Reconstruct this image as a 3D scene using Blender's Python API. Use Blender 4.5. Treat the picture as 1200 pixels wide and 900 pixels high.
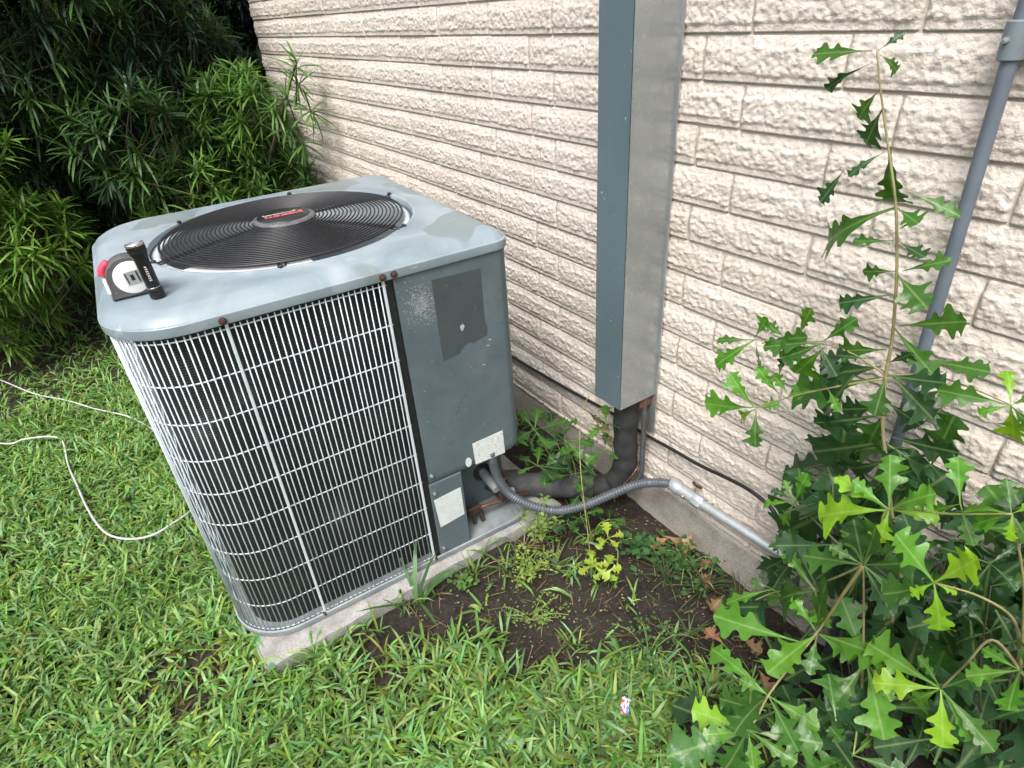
import bpy, math, random
import numpy as np
from mathutils import Vector, Matrix, noise

for _o in list(bpy.data.objects):
    bpy.data.objects.remove(_o, do_unlink=True)
SC = bpy.context.scene
COL = SC.collection
RAD = math.radians
random.seed(11)
RNG = np.random.default_rng(11)

# ------------------------------------------------------------------ camera
cam_data = bpy.data.cameras.new('camera')
cam_data.sensor_width = 36.0
cam_data.lens = 21.487
cam_data.clip_start = 0.02
cam_data.clip_end = 300.0
cam = bpy.data.objects.new('camera', cam_data)
COL.objects.link(cam)
_r = Vector((0.57131, 0.81830, -0.06316)); _u = Vector((-0.40313, 0.34682, 0.84688)); _f = Vector((-0.71490, 0.45837, -0.52803))
_m = Matrix((( _r.x, _u.x, -_f.x, 0), (_r.y, _u.y, -_f.y, 0), (_r.z, _u.z, -_f.z, 1.375), (0, 0, 0, 1)))
cam.matrix_world = _m
SC.camera = cam

# ------------------------------------------------------------------ sky and sun (bright overcast)
SUN_EL, SUN_AZ = RAD(58), RAD(-38)      # azimuth measured from -Y (in front of the wall) towards -X
sun_dir = Vector((math.sin(SUN_AZ) * -1 * math.cos(SUN_EL), -math.cos(SUN_AZ) * math.cos(SUN_EL), math.sin(SUN_EL)))
world = bpy.data.worlds.new('World'); SC.world = world; world.use_nodes = True
wn = world.node_tree.nodes; wl = world.node_tree.links
bg = wn['Background']
sky = wn.new('ShaderNodeTexSky'); sky.sky_type = 'NISHITA'; sky.sun_disc = False
sky.sun_elevation = SUN_EL
sky.sun_rotation = math.atan2(sun_dir.x, sun_dir.y)
sky.air_density = 1.0; sky.dust_density = 6.0; sky.ozone_density = 1.0
hsv = wn.new('ShaderNodeHueSaturation'); hsv.inputs['Saturation'].default_value = 0.42
wl.new(sky.outputs[0], hsv.inputs['Color']); wl.new(hsv.outputs[0], bg.inputs['Color'])
bg.inputs['Strength'].default_value = 0.15
sun_data = bpy.data.lights.new('sun', 'SUN'); sun_data.energy = 1.5; sun_data.angle = RAD(22); sun_data.color = (1.0, 0.96, 0.90)
sun = bpy.data.objects.new('sun', sun_data); COL.objects.link(sun)
sun.rotation_euler = sun_dir.to_track_quat('Z', 'Y').to_euler()
sun.location = sun_dir * 20
SC.view_settings.view_transform = 'Standard'
SC.view_settings.look = 'None'
SC.view_settings.exposure = 0.85
SC.view_settings.gamma = 1.0
SC.view_settings.use_curve_mapping = False

# ------------------------------------------------------------------ helpers
def tag(o, label=None, cat=None, group=None, kind=None):
    if label: o['label'] = label
    if cat: o['category'] = cat
    if group: o['group'] = group
    if kind: o['kind'] = kind
    return o

def empty(name, loc=(0, 0, 0), rz=0.0, label=None, cat=None, group=None, parent=None):
    o = bpy.data.objects.new(name, None); COL.objects.link(o)
    o.location = loc; o.rotation_euler = (0, 0, rz); o.empty_display_size = 0.05
    if parent: o.parent = parent
    return tag(o, label, cat, group)

def link(name, me, mat=None, parent=None, loc=(0, 0, 0)):
    o = bpy.data.objects.new(name, me); COL.objects.link(o)
    if mat is not None and not me.materials: me.materials.append(mat)
    if parent: o.parent = parent
    o.location = loc
    return o

class MB:
    """collects geometry for ONE mesh"""
    def __init__(s): s.v = []; s.f = []
    def add(s, vs, fs):
        n = len(s.v); s.v.extend([tuple(p) for p in vs]); s.f.extend([tuple(i + n for i in f) for f in fs])
    def box(s, x0, x1, y0, y1, z0, z1, b=0.0):
        if b <= 0:
            s.add([(x0,y0,z0),(x1,y0,z0),(x1,y1,z0),(x0,y1,z0),(x0,y0,z1),(x1,y0,z1),(x1,y1,z1),(x0,y1,z1)],
                  [(0,3,2,1),(4,5,6,7),(0,1,5,4),(1,2,6,5),(2,3,7,6),(3,0,4,7)])
            return
        # bevelled box: 24 verts
        vs = []; idx = {}
        for ix, X in enumerate((x0, x1)):
            for iy, Y in enumerate((y0, y1)):
                for iz, Z in enumerate((z0, z1)):
                    sx = b if ix == 0 else -b; sy = b if iy == 0 else -b; sz = b if iz == 0 else -b
                    idx[(ix,iy,iz,'x')] = len(vs); vs.append((X, Y+sy, Z+sz))
                    idx[(ix,iy,iz,'y')] = len(vs); vs.append((X+sx, Y, Z+sz))
                    idx[(ix,iy,iz,'z')] = len(vs); vs.append((X+sx, Y+sy, Z))
        fs = []
        def q(*k): fs.append(tuple(idx[a] for a in k))
        q((0,0,0,'x'),(0,0,1,'x'),(0,1,1,'x'),(0,1,0,'x')); q((1,0,0,'x'),(1,1,0,'x'),(1,1,1,'x'),(1,0,1,'x'))
        q((0,0,0,'y'),(1,0,0,'y'),(1,0,1,'y'),(0,0,1,'y')); q((0,1,0,'y'),(0,1,1,'y'),(1,1,1,'y'),(1,1,0,'y'))
        q((0,0,0,'z'),(0,1,0,'z'),(1,1,0,'z'),(1,0,0,'z')); q((0,0,1,'z'),(1,0,1,'z'),(1,1,1,'z'),(0,1,1,'z'))
        for a in (0,1):
            for c in (0,1):
                q((a,c,0,'x'),(a,c,0,'y'),(a,c,1,'y'),(a,c,1,'x')); q((a,0,c,'x'),(a,0,c,'z'),(a,1,c,'z'),(a,1,c,'x')); q((0,a,c,'y'),(0,a,c,'z'),(1,a,c,'z'),(1,a,c,'y'))
                for d in (0,1): q((a,c,d,'x'),(a,c,d,'y'),(a,c,d,'z'))
        s.add(vs, fs)
    def tube(s, pts, rad, sides=8, cap=True):
        pts = [Vector(p) for p in pts]; n = len(pts)
        if not hasattr(rad, '__len__'): rad = [rad] * n
        vs = []; fs = []
        t0 = (pts[1] - pts[0]).normalized()
        ref = Vector((0, 0, 1)) if abs(t0.z) < 0.9 else Vector((1, 0, 0))
        nrm = t0.cross(ref).normalized()
        for i in range(n):
            t = (pts[min(i+1, n-1)] - pts[max(i-1, 0)]).normalized()
            nrm = (nrm - t * nrm.dot(t)).normalized(); bi = t.cross(nrm)
            for k in range(sides):
                a = 2 * math.pi * k / sides
                vs.append(pts[i] + (nrm * math.cos(a) + bi * math.sin(a)) * rad[i])
        for i in range(n - 1):
            for k in range(sides):
                k2 = (k + 1) % sides
                fs.append((i*sides+k, i*sides+k2, (i+1)*sides+k2, (i+1)*sides+k))
        if cap:
            fs.append(tuple(range(sides))[::-1]); fs.append(tuple((n-1)*sides + k for k in range(sides)))
        s.add(vs, fs)
    def lathe(s, prof, seg=32, axis='z', c=(0, 0, 0)):
        """prof: list of (r, h)"""
        vs = []; fs = []; n = len(prof)
        for r, h in prof:
            for k in range(seg):
                a = 2 * math.pi * k / seg
                p = (r * math.cos(a), r * math.sin(a), h)
                if axis == 'x': p = (h, r * math.cos(a), r * math.sin(a))
                if axis == 'y': p = (r * math.sin(a), h, r * math.cos(a))
                vs.append((p[0] + c[0], p[1] + c[1], p[2] + c[2]))
        for i in range(n - 1):
            for k in range(seg):
                k2 = (k + 1) % seg
                fs.append((i*seg+k, i*seg+k2, (i+1)*seg+k2, (i+1)*seg+k))
        if prof[0][0] > 1e-6: fs.append(tuple(range(seg))[::-1])
        if prof[-1][0] > 1e-6: fs.append(tuple((n-1)*seg + k for k in range(seg)))
        s.add(vs, fs)
    def mesh(s, name, smooth=False):
        me = bpy.data.meshes.new(name); me.from_pydata(s.v, [], s.f); me.update()
        if smooth: me.polygons.foreach_set('use_smooth', [True] * len(me.polygons))
        return me
    def build(s, name, mat, parent=None, smooth=False, auto=None):
        me = s.mesh(name, smooth or auto is not None)
        if auto is not None:
            try: me.set_sharp_from_angle(angle=RAD(auto))
            except Exception: pass
        return link(name, me, mat, parent)

def smooth_path(pts, sub=8):
    P = [Vector(p) for p in pts]; out = []
    for i in range(len(P) - 1):
        a = P[max(i-1, 0)]; b = P[i]; c = P[i+1]; d = P[min(i+2, len(P)-1)]
        for k in range(sub):
            t = k / sub
            out.append(0.5 * ((2*b) + (c-a)*t + (2*a-5*b+4*c-d)*t*t + (3*b-a-3*c+d)*t*t*t))
    out.append(P[-1]); return out

def fbm(x, y, z, o=4): return noise.fractal(Vector((x, y, z)), 1.0, 2.0, o)

# ------------------------------------------------------------------ materials
class NT:
    def __init__(s, name):
        s.m = bpy.data.materials.new(name); s.m.use_nodes = True
        s.t = s.m.node_tree; s.n = s.t.nodes; s.b = s.n['Principled BSDF']; s.out = s.n['Material Output']
        s.tc = None
    def L(s, a, b): s.t.links.new(a, b)
    def coord(s, which='Object'):
        if s.tc is None: s.tc = s.n.new('ShaderNodeTexCoord')
        return s.tc.outputs[which]
    def noise(s, scale, detail=4, rough=0.55, vec=None, dist=0.0):
        t = s.n.new('ShaderNodeTexNoise'); t.inputs['Scale'].default_value = scale; t.inputs['Detail'].default_value = detail
        t.inputs['Roughness'].default_value = rough; t.inputs['Distortion'].default_value = dist
        s.L(vec if vec is not None else s.coord(), t.inputs['Vector']); return t.outputs['Fac']
    def ramp(s, fac, stops):
        r = s.n.new('ShaderNodeValToRGB'); e = r.color_ramp.elements
        while len(e) < len(stops): e.new(0.5)
        for i, (p, c) in enumerate(stops):
            e[i].position = p; e[i].color = (*c, 1) if hasattr(c, '__len__') else (c, c, c, 1)
        s.L(fac, r.inputs['Fac']); return r.outputs['Color']
    def mix(s, fac, a, b, mode='MIX'):
        m = s.n.new('ShaderNodeMix'); m.data_type = 'RGBA'; m.blend_type = mode
        for sock, val in ((m.inputs[0], fac), (m.inputs[6], a), (m.inputs[7], b)):
            if hasattr(val, 'is_linked'): s.L(val, sock)
            elif hasattr(val, '__len__'): sock.default_value = (*val, 1)
            else: sock.default_value = val
        return m.outputs[2]
    def bump(s, h, strength=0.3, dist=0.002, prev=None):
        b = s.n.new('ShaderNodeBump'); b.inputs['Strength'].default_value = strength; b.inputs['Distance'].default_value = dist
        s.L(h, b.inputs['Height'])
        if prev is not None: s.L(prev, b.inputs['Normal'])
        return b.outputs['Normal']
    def set(s, color=None, rough=None, metal=None, normal=None, spec=None, coat=None, coat_rough=None):
        for key, val in (('Base Color', color), ('Roughness', rough), ('Metallic', metal), ('Normal', normal), ('Specular IOR Level', spec), ('Coat Weight', coat), ('Coat Roughness', coat_rough)):
            if val is None: continue
            if hasattr(val, 'is_linked'): s.L(val, s.b.inputs[key])
            elif hasattr(val, '__len__'): s.b.inputs[key].default_value = (*val, 1)
            else: s.b.inputs[key].default_value = val
        return s.m

def simple(name, col, rough=0.5, metal=0.0, var=0.15, scale=30.0, bump=0.0):
    m = NT(name); f = m.noise(scale, 5)
    c = m.ramp(f, [(0.3, tuple(v * (1 - var) for v in col)), (0.7, tuple(min(1, v * (1 + var)) for v in col))])
    nr = m.bump(m.noise(scale * 6, 3), bump, 0.001) if bump else None
    return m.set(c, rough, metal, nr)

M = {}
# painted split-face brick
m = NT('brick_paint'); P_ = m.coord('Object')
gm = m.n.new('ShaderNodeNewGeometry'); pos = gm.outputs['Position']
f1 = m.noise(4.0, 4, 0.6, pos); f2 = m.noise(70.0, 5, 0.65, pos); f3 = m.noise(260.0, 3, 0.6, pos)
c = m.ramp(f1, [(0.3, (0.55, 0.485, 0.435)), (0.55, (0.60, 0.54, 0.49)), (0.75, (0.65, 0.595, 0.545))])
c = m.mix(m.ramp(f2, [(0.36, 0.65), (0.50, 0.0)]), c, (0.40, 0.355, 0.325))
oi = m.n.new('ShaderNodeObjectInfo')
c = m.mix(0.07, c, m.ramp(oi.outputs['Random'], [(0.0, (0.32, 0.25, 0.2)), (1.0, (0.9, 0.86, 0.8))]))
n1 = m.bump(f2, 0.8, 0.005); n1 = m.bump(f3, 0.6, 0.0025, n1)
M['brick'] = m.set(c, 0.88, 0, n1, 0.25)
# mortar (painted the same)
m = NT('mortar'); gm = m.n.new('ShaderNodeNewGeometry'); pos = gm.outputs['Position']
f2 = m.noise(90.0, 4, 0.6, pos)
M['mortar'] = m.set(m.ramp(f2, [(0.3, (0.45, 0.395, 0.35)), (0.7, (0.55, 0.49, 0.435))]), 0.9, 0, m.bump(f2, 0.5, 0.003), 0.2)
# old concrete
m = NT('concrete'); gm = m.n.new('ShaderNodeNewGeometry'); pos = gm.outputs['Position']
f1 = m.noise(9.0, 6, 0.65, pos); f2 = m.noise(160.0, 4, 0.6, pos)
c = m.ramp(f1, [(0.28, (0.19, 0.175, 0.15)), (0.5, (0.31, 0.29, 0.26)), (0.72, (0.40, 0.38, 0.345))])
c = m.mix(m.ramp(f2, [(0.35, 0.5), (0.55, 0.0)]), c, (0.14, 0.125, 0.10))
M['concrete'] = m.set(c, 0.85, 0, m.bump(f2, 0.5, 0.002), 0.25)
m = NT('pad_concrete'); gm = m.n.new('ShaderNodeNewGeometry'); pos = gm.outputs['Position']
f1 = m.noise(14.0, 6, 0.7, pos); f2 = m.noise(220.0, 4, 0.6, pos); f3 = m.noise(6.0, 4, 0.6, pos)
c = m.ramp(f1, [(0.30, (0.17, 0.165, 0.155)), (0.5, (0.31, 0.308, 0.30)), (0.7, (0.42, 0.42, 0.415))])
c = m.mix(m.ramp(f3, [(0.60, 0.0), (0.72, 0.75)]), c, (0.20, 0.17, 0.075))
c = m.mix(m.ramp(f2, [(0.35, 0.5), (0.55, 0.0)]), c, (0.15, 0.13, 0.11))
M['pad'] = m.set(c, 0.6, 0, m.bump(f2, 0.5, 0.002), 0.4)
# soil
m = NT('soil'); gm = m.n.new('ShaderNodeNewGeometry'); pos = gm.outputs['Position']
f1 = m.noise(5.0, 6, 0.65, pos); f2 = m.noise(60.0, 6, 0.7, pos); f3 = m.noise(300.0, 3, 0.6, pos)
c = m.ramp(f2, [(0.30, (0.008, 0.006, 0.005)), (0.5, (0.020, 0.015, 0.012)), (0.72, (0.044, 0.034, 0.027))])
c = m.mix(m.ramp(f1, [(0.45, 0.0), (0.7, 0.55)]), c, (0.048, 0.038, 0.029))
c = m.mix(m.ramp(f3, [(0.66, 0.0), (0.74, 0.5)]), c, (0.15, 0.12, 0.085))
nn = m.bump(f2, 0.8, 0.012); nn = m.bump(f3, 0.5, 0.003, nn)
M['soil'] = m.set(c, m.ramp(f1, [(0.3, 0.55), (0.7, 0.85)]), 0, nn, 0.35)
# condenser paint
def unit_paint(name, base, pale, amt, scale=7.0):
    m = NT(name); v = m.coord('Object')
    f1 = m.noise(scale, 6, 0.62, v, 0.6); f2 = m.noise(scale * 5, 5, 0.7, v); f3 = m.noise(150.0, 3, 0.6, v)
    c = m.mix(m.ramp(f1, [(0.35, 0.0), (0.70, amt)]), base, pale)
    c = m.mix(m.ramp(f2, [(0.30, 0.40), (0.44, 0.0)]), c, tuple(x * 0.62 for x in base))
    c = m.mix(m.ramp(f3, [(0.70, 0.0), (0.76, 0.45)]), c, (0.5, 0.53, 0.54))
    return m.set(c, m.ramp(f1, [(0.3, 0.34), (0.7, 0.55)]), 0, m.bump(m.noise(25.0, 3, 0.5, v), 0.06, 0.004), 0.45)
M['unit'] = unit_paint('unit_paint', (0.082, 0.112, 0.127), (0.118, 0.150, 0.166), 0.75)
# chalky lid with dried water marks
m = NT('lid_paint'); v = m.coord('Object')
f1 = m.noise(5.5, 5, 0.6, v, 0.8); f2 = m.noise(17.0, 4, 0.6, v, 0.5); f3 = m.noise(120.0, 3, 0.6, v)
c = m.ramp(f1, [(0.30, (0.165, 0.215, 0.250)), (0.5, (0.215, 0.268, 0.305)), (0.68, (0.280, 0.330, 0.365))])
wet = m.ramp(m.noise(4.3, 2, 0.4, v, 0.3), [(0.57, 0.0), (0.585, 0.75)])
c = m.mix(wet, c, (0.145, 0.185, 0.185))
c = m.mix(m.ramp(f2, [(0.66, 0.0), (0.72, 0.35)]), c, (0.46, 0.50, 0.53))
c = m.mix(m.ramp(f3, [(0.27, 0.55), (0.34, 0.0)]), c, (0.13, 0.15, 0.15))
M['lid'] = m.set(c, m.ramp(f1, [(0.3, 0.30), (0.7, 0.5)]), 0, m.bump(f2, 0.08, 0.003), 0.5)
M['patch'] = unit_paint('fresh_paint_patch', (0.052, 0.068, 0.073), (0.060, 0.077, 0.082), 0.5, 10)
M['scuff'] = simple('paint_fleck', (0.34, 0.375, 0.39), 0.7, 0, 0.2, 80)
M['wire'] = simple('grille_wire_paint', (0.50, 0.565, 0.61), 0.45, 0, 0.12, 25)
m = NT('coil_fins'); v = m.coord('Object')
f1 = m.noise(6.0, 5, 0.65, v); wv = m.n.new('ShaderNodeTexWave'); wv.bands_direction = 'Z'; wv.inputs['Scale'].default_value = 55.0; m.L(v, wv.inputs['Vector'])
c = m.ramp(f1, [(0.45, (0.012, 0.013, 0.015)), (0.62, (0.03, 0.032, 0.034)), (0.75, (0.12, 0.125, 0.13))])
c = m.mix(m.ramp(wv.outputs['Fac'], [(0.3, 0.6), (0.7, 0.0)]), c, (0.008, 0.008, 0.009))
M['coil'] = m.set(c, 0.55, 0.2, m.bump(wv.outputs['Fac'], 0.5, 0.002))
M['guard'] = simple('fan_guard_black', (0.014, 0.015, 0.018), 0.42, 0, 0.3, 40)
M['guard_worn'] = simple('fan_guard_worn', (0.085, 0.092, 0.10), 0.5, 0, 0.4, 60)
M['dark_plastic'] = simple('dark_plastic', (0.016, 0.017, 0.019), 0.35, 0, 0.3, 60)
M['fan'] = simple('fan_blade_grey', (0.055, 0.06, 0.068), 0.42, 0.2, 0.3, 12)
M['red'] = simple('badge_red', (0.72, 0.13, 0.15), 0.4, 0, 0.15, 300)
M['badge_white'] = simple('badge_white', (0.62, 0.60, 0.60), 0.4, 0, 0.2, 300)
M['galv'] = None
m = NT('galvanised_steel'); gm = m.n.new('ShaderNodeNewGeometry'); pos = gm.outputs['Position']
vo = m.n.new('ShaderNodeTexVoronoi'); vo.inputs['Scale'].default_value = 45.0; m.L(pos, vo.inputs['Vector'])
f1 = m.noise(12.0, 5, 0.6, pos)
c = m.mix(0.25, m.ramp(f1, [(0.3, (0.40, 0.41, 0.415)), (0.7, (0.55, 0.56, 0.565))]), (0.5, 0.5, 0.5), 'SOFT_LIGHT')
M['galv'] = m.set(c, m.ramp(f1, [(0.3, 0.26), (0.7, 0.42)]), 0.75, m.bump(f1, 0.05, 0.003))
M['galv_pipe'] = simple('zinc_pipe', (0.50, 0.535, 0.56), 0.36, 0.55, 0.12, 40, 0.1)
# line cover: slate-painted front; side colour made paler to imitate the wall's reflection
m = NT('cover_front_paint'); gm = m.n.new('ShaderNodeNewGeometry'); pos = gm.outputs['Position']
f1 = m.noise(3.0, 4, 0.6, pos); f2 = m.noise(95.0, 3, 0.5, pos); f3 = m.noise(30.0, 4, 0.6, pos)
c = m.ramp(f1, [(0.3, (0.075, 0.112, 0.130)), (0.7, (0.105, 0.148, 0.168))])
c = m.mix(m.ramp(f2, [(0.715, 0.0), (0.74, 0.7)]), c, (0.5, 0.54, 0.55))
c = m.mix(m.ramp(f3, [(0.3, 0.3), (0.42, 0.0)]), c, (0.08, 0.11, 0.125))
M['cover_front'] = m.set(c, 0.4, 0, m.bump(f1, 0.05, 0.01), 0.5)
m = NT('cover_side_reflection_tint'); gm = m.n.new('ShaderNodeNewGeometry'); pos = gm.outputs['Position']
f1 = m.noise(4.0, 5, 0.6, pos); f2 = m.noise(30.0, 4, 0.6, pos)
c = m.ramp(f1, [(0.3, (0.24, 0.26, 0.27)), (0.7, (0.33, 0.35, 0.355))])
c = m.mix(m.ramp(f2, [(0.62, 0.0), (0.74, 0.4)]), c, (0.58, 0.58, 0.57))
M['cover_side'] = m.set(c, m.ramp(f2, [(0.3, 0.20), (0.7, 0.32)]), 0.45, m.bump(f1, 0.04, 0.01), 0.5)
M['rust'] = simple('rust', (0.16, 0.052, 0.026), 0.85, 0.1, 0.45, 90, 0.5)
M['valve'] = simple('tarnished_brass', (0.060, 0.045, 0.036), 0.6, 0.4, 0.4, 90, 0.3)
M['rust_screw'] = simple('rusty_screw', (0.075, 0.032, 0.026), 0.7, 0.3, 0.5, 200, 0.4)
M['screw'] = simple('zinc_screw', (0.5, 0.5, 0.5), 0.35, 0.8, 0.2, 200)
M['insul'] = simple('black_foam', (0.020, 0.021, 0.022), 0.75, 0, 0.5, 35, 0.5)
M['insul_grey'] = simple('weathered_foam', (0.060, 0.063, 0.066), 0.8, 0, 0.5, 22, 0.5)
M['copper'] = simple('dull_copper', (0.20, 0.105, 0.075), 0.55, 0.5, 0.4, 90)
M['flex'] = simple('flexible_conduit_grey', (0.085, 0.096, 0.112), 0.36, 0.1, 0.18, 30)
M['conduit'] = simple('conduit_slate_paint', (0.105, 0.128, 0.158), 0.5, 0, 0.15, 14, 0.1)
M['coupling'] = simple('coupling_slate_paint', (0.155, 0.19, 0.215), 0.45, 0.1, 0.15, 20, 0.1)
M['cable'] = simple('black_cable', (0.014, 0.014, 0.015), 0.45, 0, 0.2, 40)
M['white_wire'] = simple('white_wire', (0.45, 0.46, 0.455), 0.5, 0, 0.25, 12)
# stickers with faint print
def sticker(name, base, ink, sc, amt):
    m = NT(name); v = m.coord('Generated')
    mp = m.n.new('ShaderNodeMapping'); mp.inputs['Scale'].default_value = (sc, sc * 0.35, sc); m.L(v, mp.inputs['Vector'])
    f = m.noise(1.0, 3, 0.7, mp.outputs[0]); f2 = m.noise(3.0, 4, 0.6, v)
    c = m.mix(m.ramp(f, [(0.52, 0.0), (0.60, amt)]), base, ink)
    c = m.mix(m.ramp(f2, [(0.35, 0.5), (0.55, 0.0)]), c, tuple(x * 0.75 for x in base))
    return m.set(c, 0.5, 0)
M['sticker'] = sticker('paper_label', (0.66, 0.68, 0.69), (0.33, 0.36, 0.38), 26, 0.75)
M['sticker_plain'] = sticker('faded_label', (0.62, 0.655, 0.67), (0.46, 0.49, 0.51), 18, 0.5)
M['metal_label'] = sticker('dull_metal_label', (0.125, 0.14, 0.142), (0.07, 0.08, 0.08), 22, 0.7)
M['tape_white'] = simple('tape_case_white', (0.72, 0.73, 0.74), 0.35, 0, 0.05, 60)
M['tape_grey'] = simple('tape_case_grey', (0.085, 0.085, 0.088), 0.5, 0, 0.2, 80)
M['tape_label'] = simple('tape_label_grey', (0.36, 0.37, 0.375), 0.35, 0.2, 0.08, 120)
M['pink_red'] = simple('lock_button_red', (0.66, 0.05, 0.10), 0.35, 0, 0.1, 80)
M['torch'] = simple('torch_black', (0.012, 0.012, 0.013), 0.28, 0.2, 0.3, 150)
M['torch_rim'] = simple('torch_rim_metal', (0.55, 0.55, 0.56), 0.2, 0.9, 0.1, 100)
M['print_white'] = simple('white_print', (0.62, 0.62, 0.62), 0.5, 0, 0.1, 200)
# plants
def leaf_mat(name, attr, spec_rough=0.34, trans=0.35, vein=0.0, tint=(1, 1, 1)):
    m = NT(name)
    if attr == 'object':
        oi = m.n.new('ShaderNodeObjectInfo'); col = oi.outputs['Color']
    else:
        at = m.n.new('ShaderNodeAttribute'); at.attribute_name = attr; col = at.outputs['Color']
    gm = m.n.new('ShaderNodeNewGeometry'); f = m.noise(45.0, 4, 0.6, gm.outputs['Position'])
    col = m.mix(m.ramp(f, [(0.35, 0.35), (0.6, 0.0)]), col, m.mix(1.0, col, (0.55, 0.62, 0.55), 'MULTIPLY'))
    nr = None
    if vein > 0:
        uv = m.n.new('ShaderNodeUVMap'); sp = m.n.new('ShaderNodeSeparateXYZ'); m.L(uv.outputs[0], sp.inputs[0])
        ab = m.n.new('ShaderNodeMath'); ab.operation = 'ABSOLUTE'; m.L(sp.outputs['Y'], ab.inputs[0])
        mid = m.ramp(ab.outputs[0], [(0.0, vein), (0.022, 0.0)])
        # side veins: waves slanting forward from the midrib
        ad = m.n.new('ShaderNodeMath'); ad.operation = 'MULTIPLY_ADD'; m.L(ab.outputs[0], ad.inputs[0]); ad.inputs[1].default_value = -1.1; m.L(sp.outputs['X'], ad.inputs[2])
        mu = m.n.new('ShaderNodeMath'); mu.operation = 'MULTIPLY'; m.L(ad.outputs[0], mu.inputs[0]); mu.inputs[1].default_value = 8.0
        fr = m.n.new('ShaderNodeMath'); fr.operation = 'FRACT'; m.L(mu.outputs[0], fr.inputs[0])
        sv = m.ramp(fr.outputs[0], [(0.0, vein * 0.22), (0.07, 0.0), (0.93, 0.0), (1.0, vein * 0.22)])
        col = m.mix(mid, col, (0.42, 0.55, 0.22)); col = m.mix(sv, col, (0.30, 0.44, 0.14))
        nr = m.bump(m.noise(38.0, 3, 0.5, gm.outputs['Position']), 0.5, 0.006, m.bump(sv, 0.35, 0.002))
    m.set(col, m.ramp(f, [(0.3, spec_rough - 0.06), (0.7, spec_rough + 0.1)]), 0, nr, 0.36)
    tr = m.n.new('ShaderNodeBsdfTranslucent'); m.L(m.mix(1.0, col, (1.35, 1.55, 0.6), 'MULTIPLY'), tr.inputs['Color'])
    mx = m.n.new('ShaderNodeMixShader'); mx.inputs[0].default_value = trans
    m.L(m.b.outputs[0], mx.inputs[1]); m.L(tr.outputs[0], mx.inputs[2]); m.L(mx.outputs[0], m.out.inputs['Surface'])
    return m.m
M['grass'] = leaf_mat('grass_blade', 'Col', 0.42, 0.30)
M['podo'] = leaf_mat('strap_leaf', 'Col', 0.36, 0.22)
M['oak_leaf'] = leaf_mat('oak_leaf', 'object', 0.33, 0.30, 0.26)
M['weed'] = leaf_mat('weed_leaf', 'Col', 0.45, 0.3)
M['stem_green'] = simple('green_stem', (0.20, 0.24, 0.075), 0.55, 0, 0.25, 40)
M['stem_dark'] = simple('brown_green_twig', (0.045, 0.042, 0.020), 0.7, 0, 0.3, 40)
M['stem_tan'] = simple('tan_twig', (0.21, 0.185, 0.085), 0.6, 0, 0.3, 40)
M['bark'] = simple('dark_bark', (0.065, 0.052, 0.038), 0.85, 0, 0.45, 30, 0.6)
M['dry_leaf'] = leaf_mat('dry_leaf', 'object', 0.6, 0.15, 0.3)
m = NT('wrapper_print'); v = m.coord('Generated'); vo = m.n.new('ShaderNodeTexVoronoi'); vo.inputs['Scale'].default_value = 4.5; m.L(v, vo.inputs['Vector'])
sp = m.n.new('ShaderNodeSeparateColor'); m.L(vo.outputs['Color'], sp.inputs[0])
M['wrapper'] = m.set(m.ramp(sp.outputs[0], [(0.0, (0.50, 0.54, 0.62)), (0.30, (0.05, 0.20, 0.52)), (0.62, (0.55, 0.58, 0.64)), (0.74, (0.50, 0.04, 0.06))]), 0.25, 0)
for mm in ('wrapper',):
    for nd in M[mm].node_tree.nodes:
        if nd.type == 'VALTORGB': nd.color_ramp.interpolation = 'CONSTANT'

# ================================================================== SETTING
SOIL = [(-1.09, .217), (-1.132, .562), (-1.16, 1.12), (-0.40, 1.12), (-0.40, .956), (-0.50, .80), (-0.60, .64), (-0.70, .50), (-0.86, .38), (-0.96, .30)]
def soil_mask(x, y):
    """1 inside the bare patch, soft edges (numpy arrays)"""
    x = np.asarray(x, float); y = np.asarray(y, float)
    ins = np.zeros(x.shape, bool); n = len(SOIL); dmin = np.full(x.shape, 9.0)
    for i in range(n):
        (x1, y1), (x2, y2) = SOIL[i], SOIL[(i + 1) % n]
        if y1 != y2:
            c = ((y1 > y) != (y2 > y)) & (x < (x2 - x1) * (y - y1) / (y2 - y1) + x1); ins ^= c
        dx, dy = x2 - x1, y2 - y1; t = np.clip(((x - x1) * dx + (y - y1) * dy) / (dx * dx + dy * dy), 0, 1)
        dmin = np.minimum(dmin, np.hypot(x - x1 - t * dx, y - y1 - t * dy))
    sd = np.where(ins, dmin, -dmin)
    return np.clip(sd / 0.10 + 0.5, 0, 1)

def ground_z(x, y):
    z = 0.018 * noise.noise(Vector((x * 1.3, y * 1.3, 3.0))) + 0.010 * noise.noise(Vector((x * 5, y * 5, 7.0)))
    dx = max(-2.03 - x, 0.0, x + 1.113); dy = max(-0.05 - y, 0.0, y - 0.86)
    if dx < 0.5 and dy < 0.5: z += 0.026 * math.exp(-(dx * dx + dy * dy) / 0.02)   # soil banked up against the slab
    return z

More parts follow.
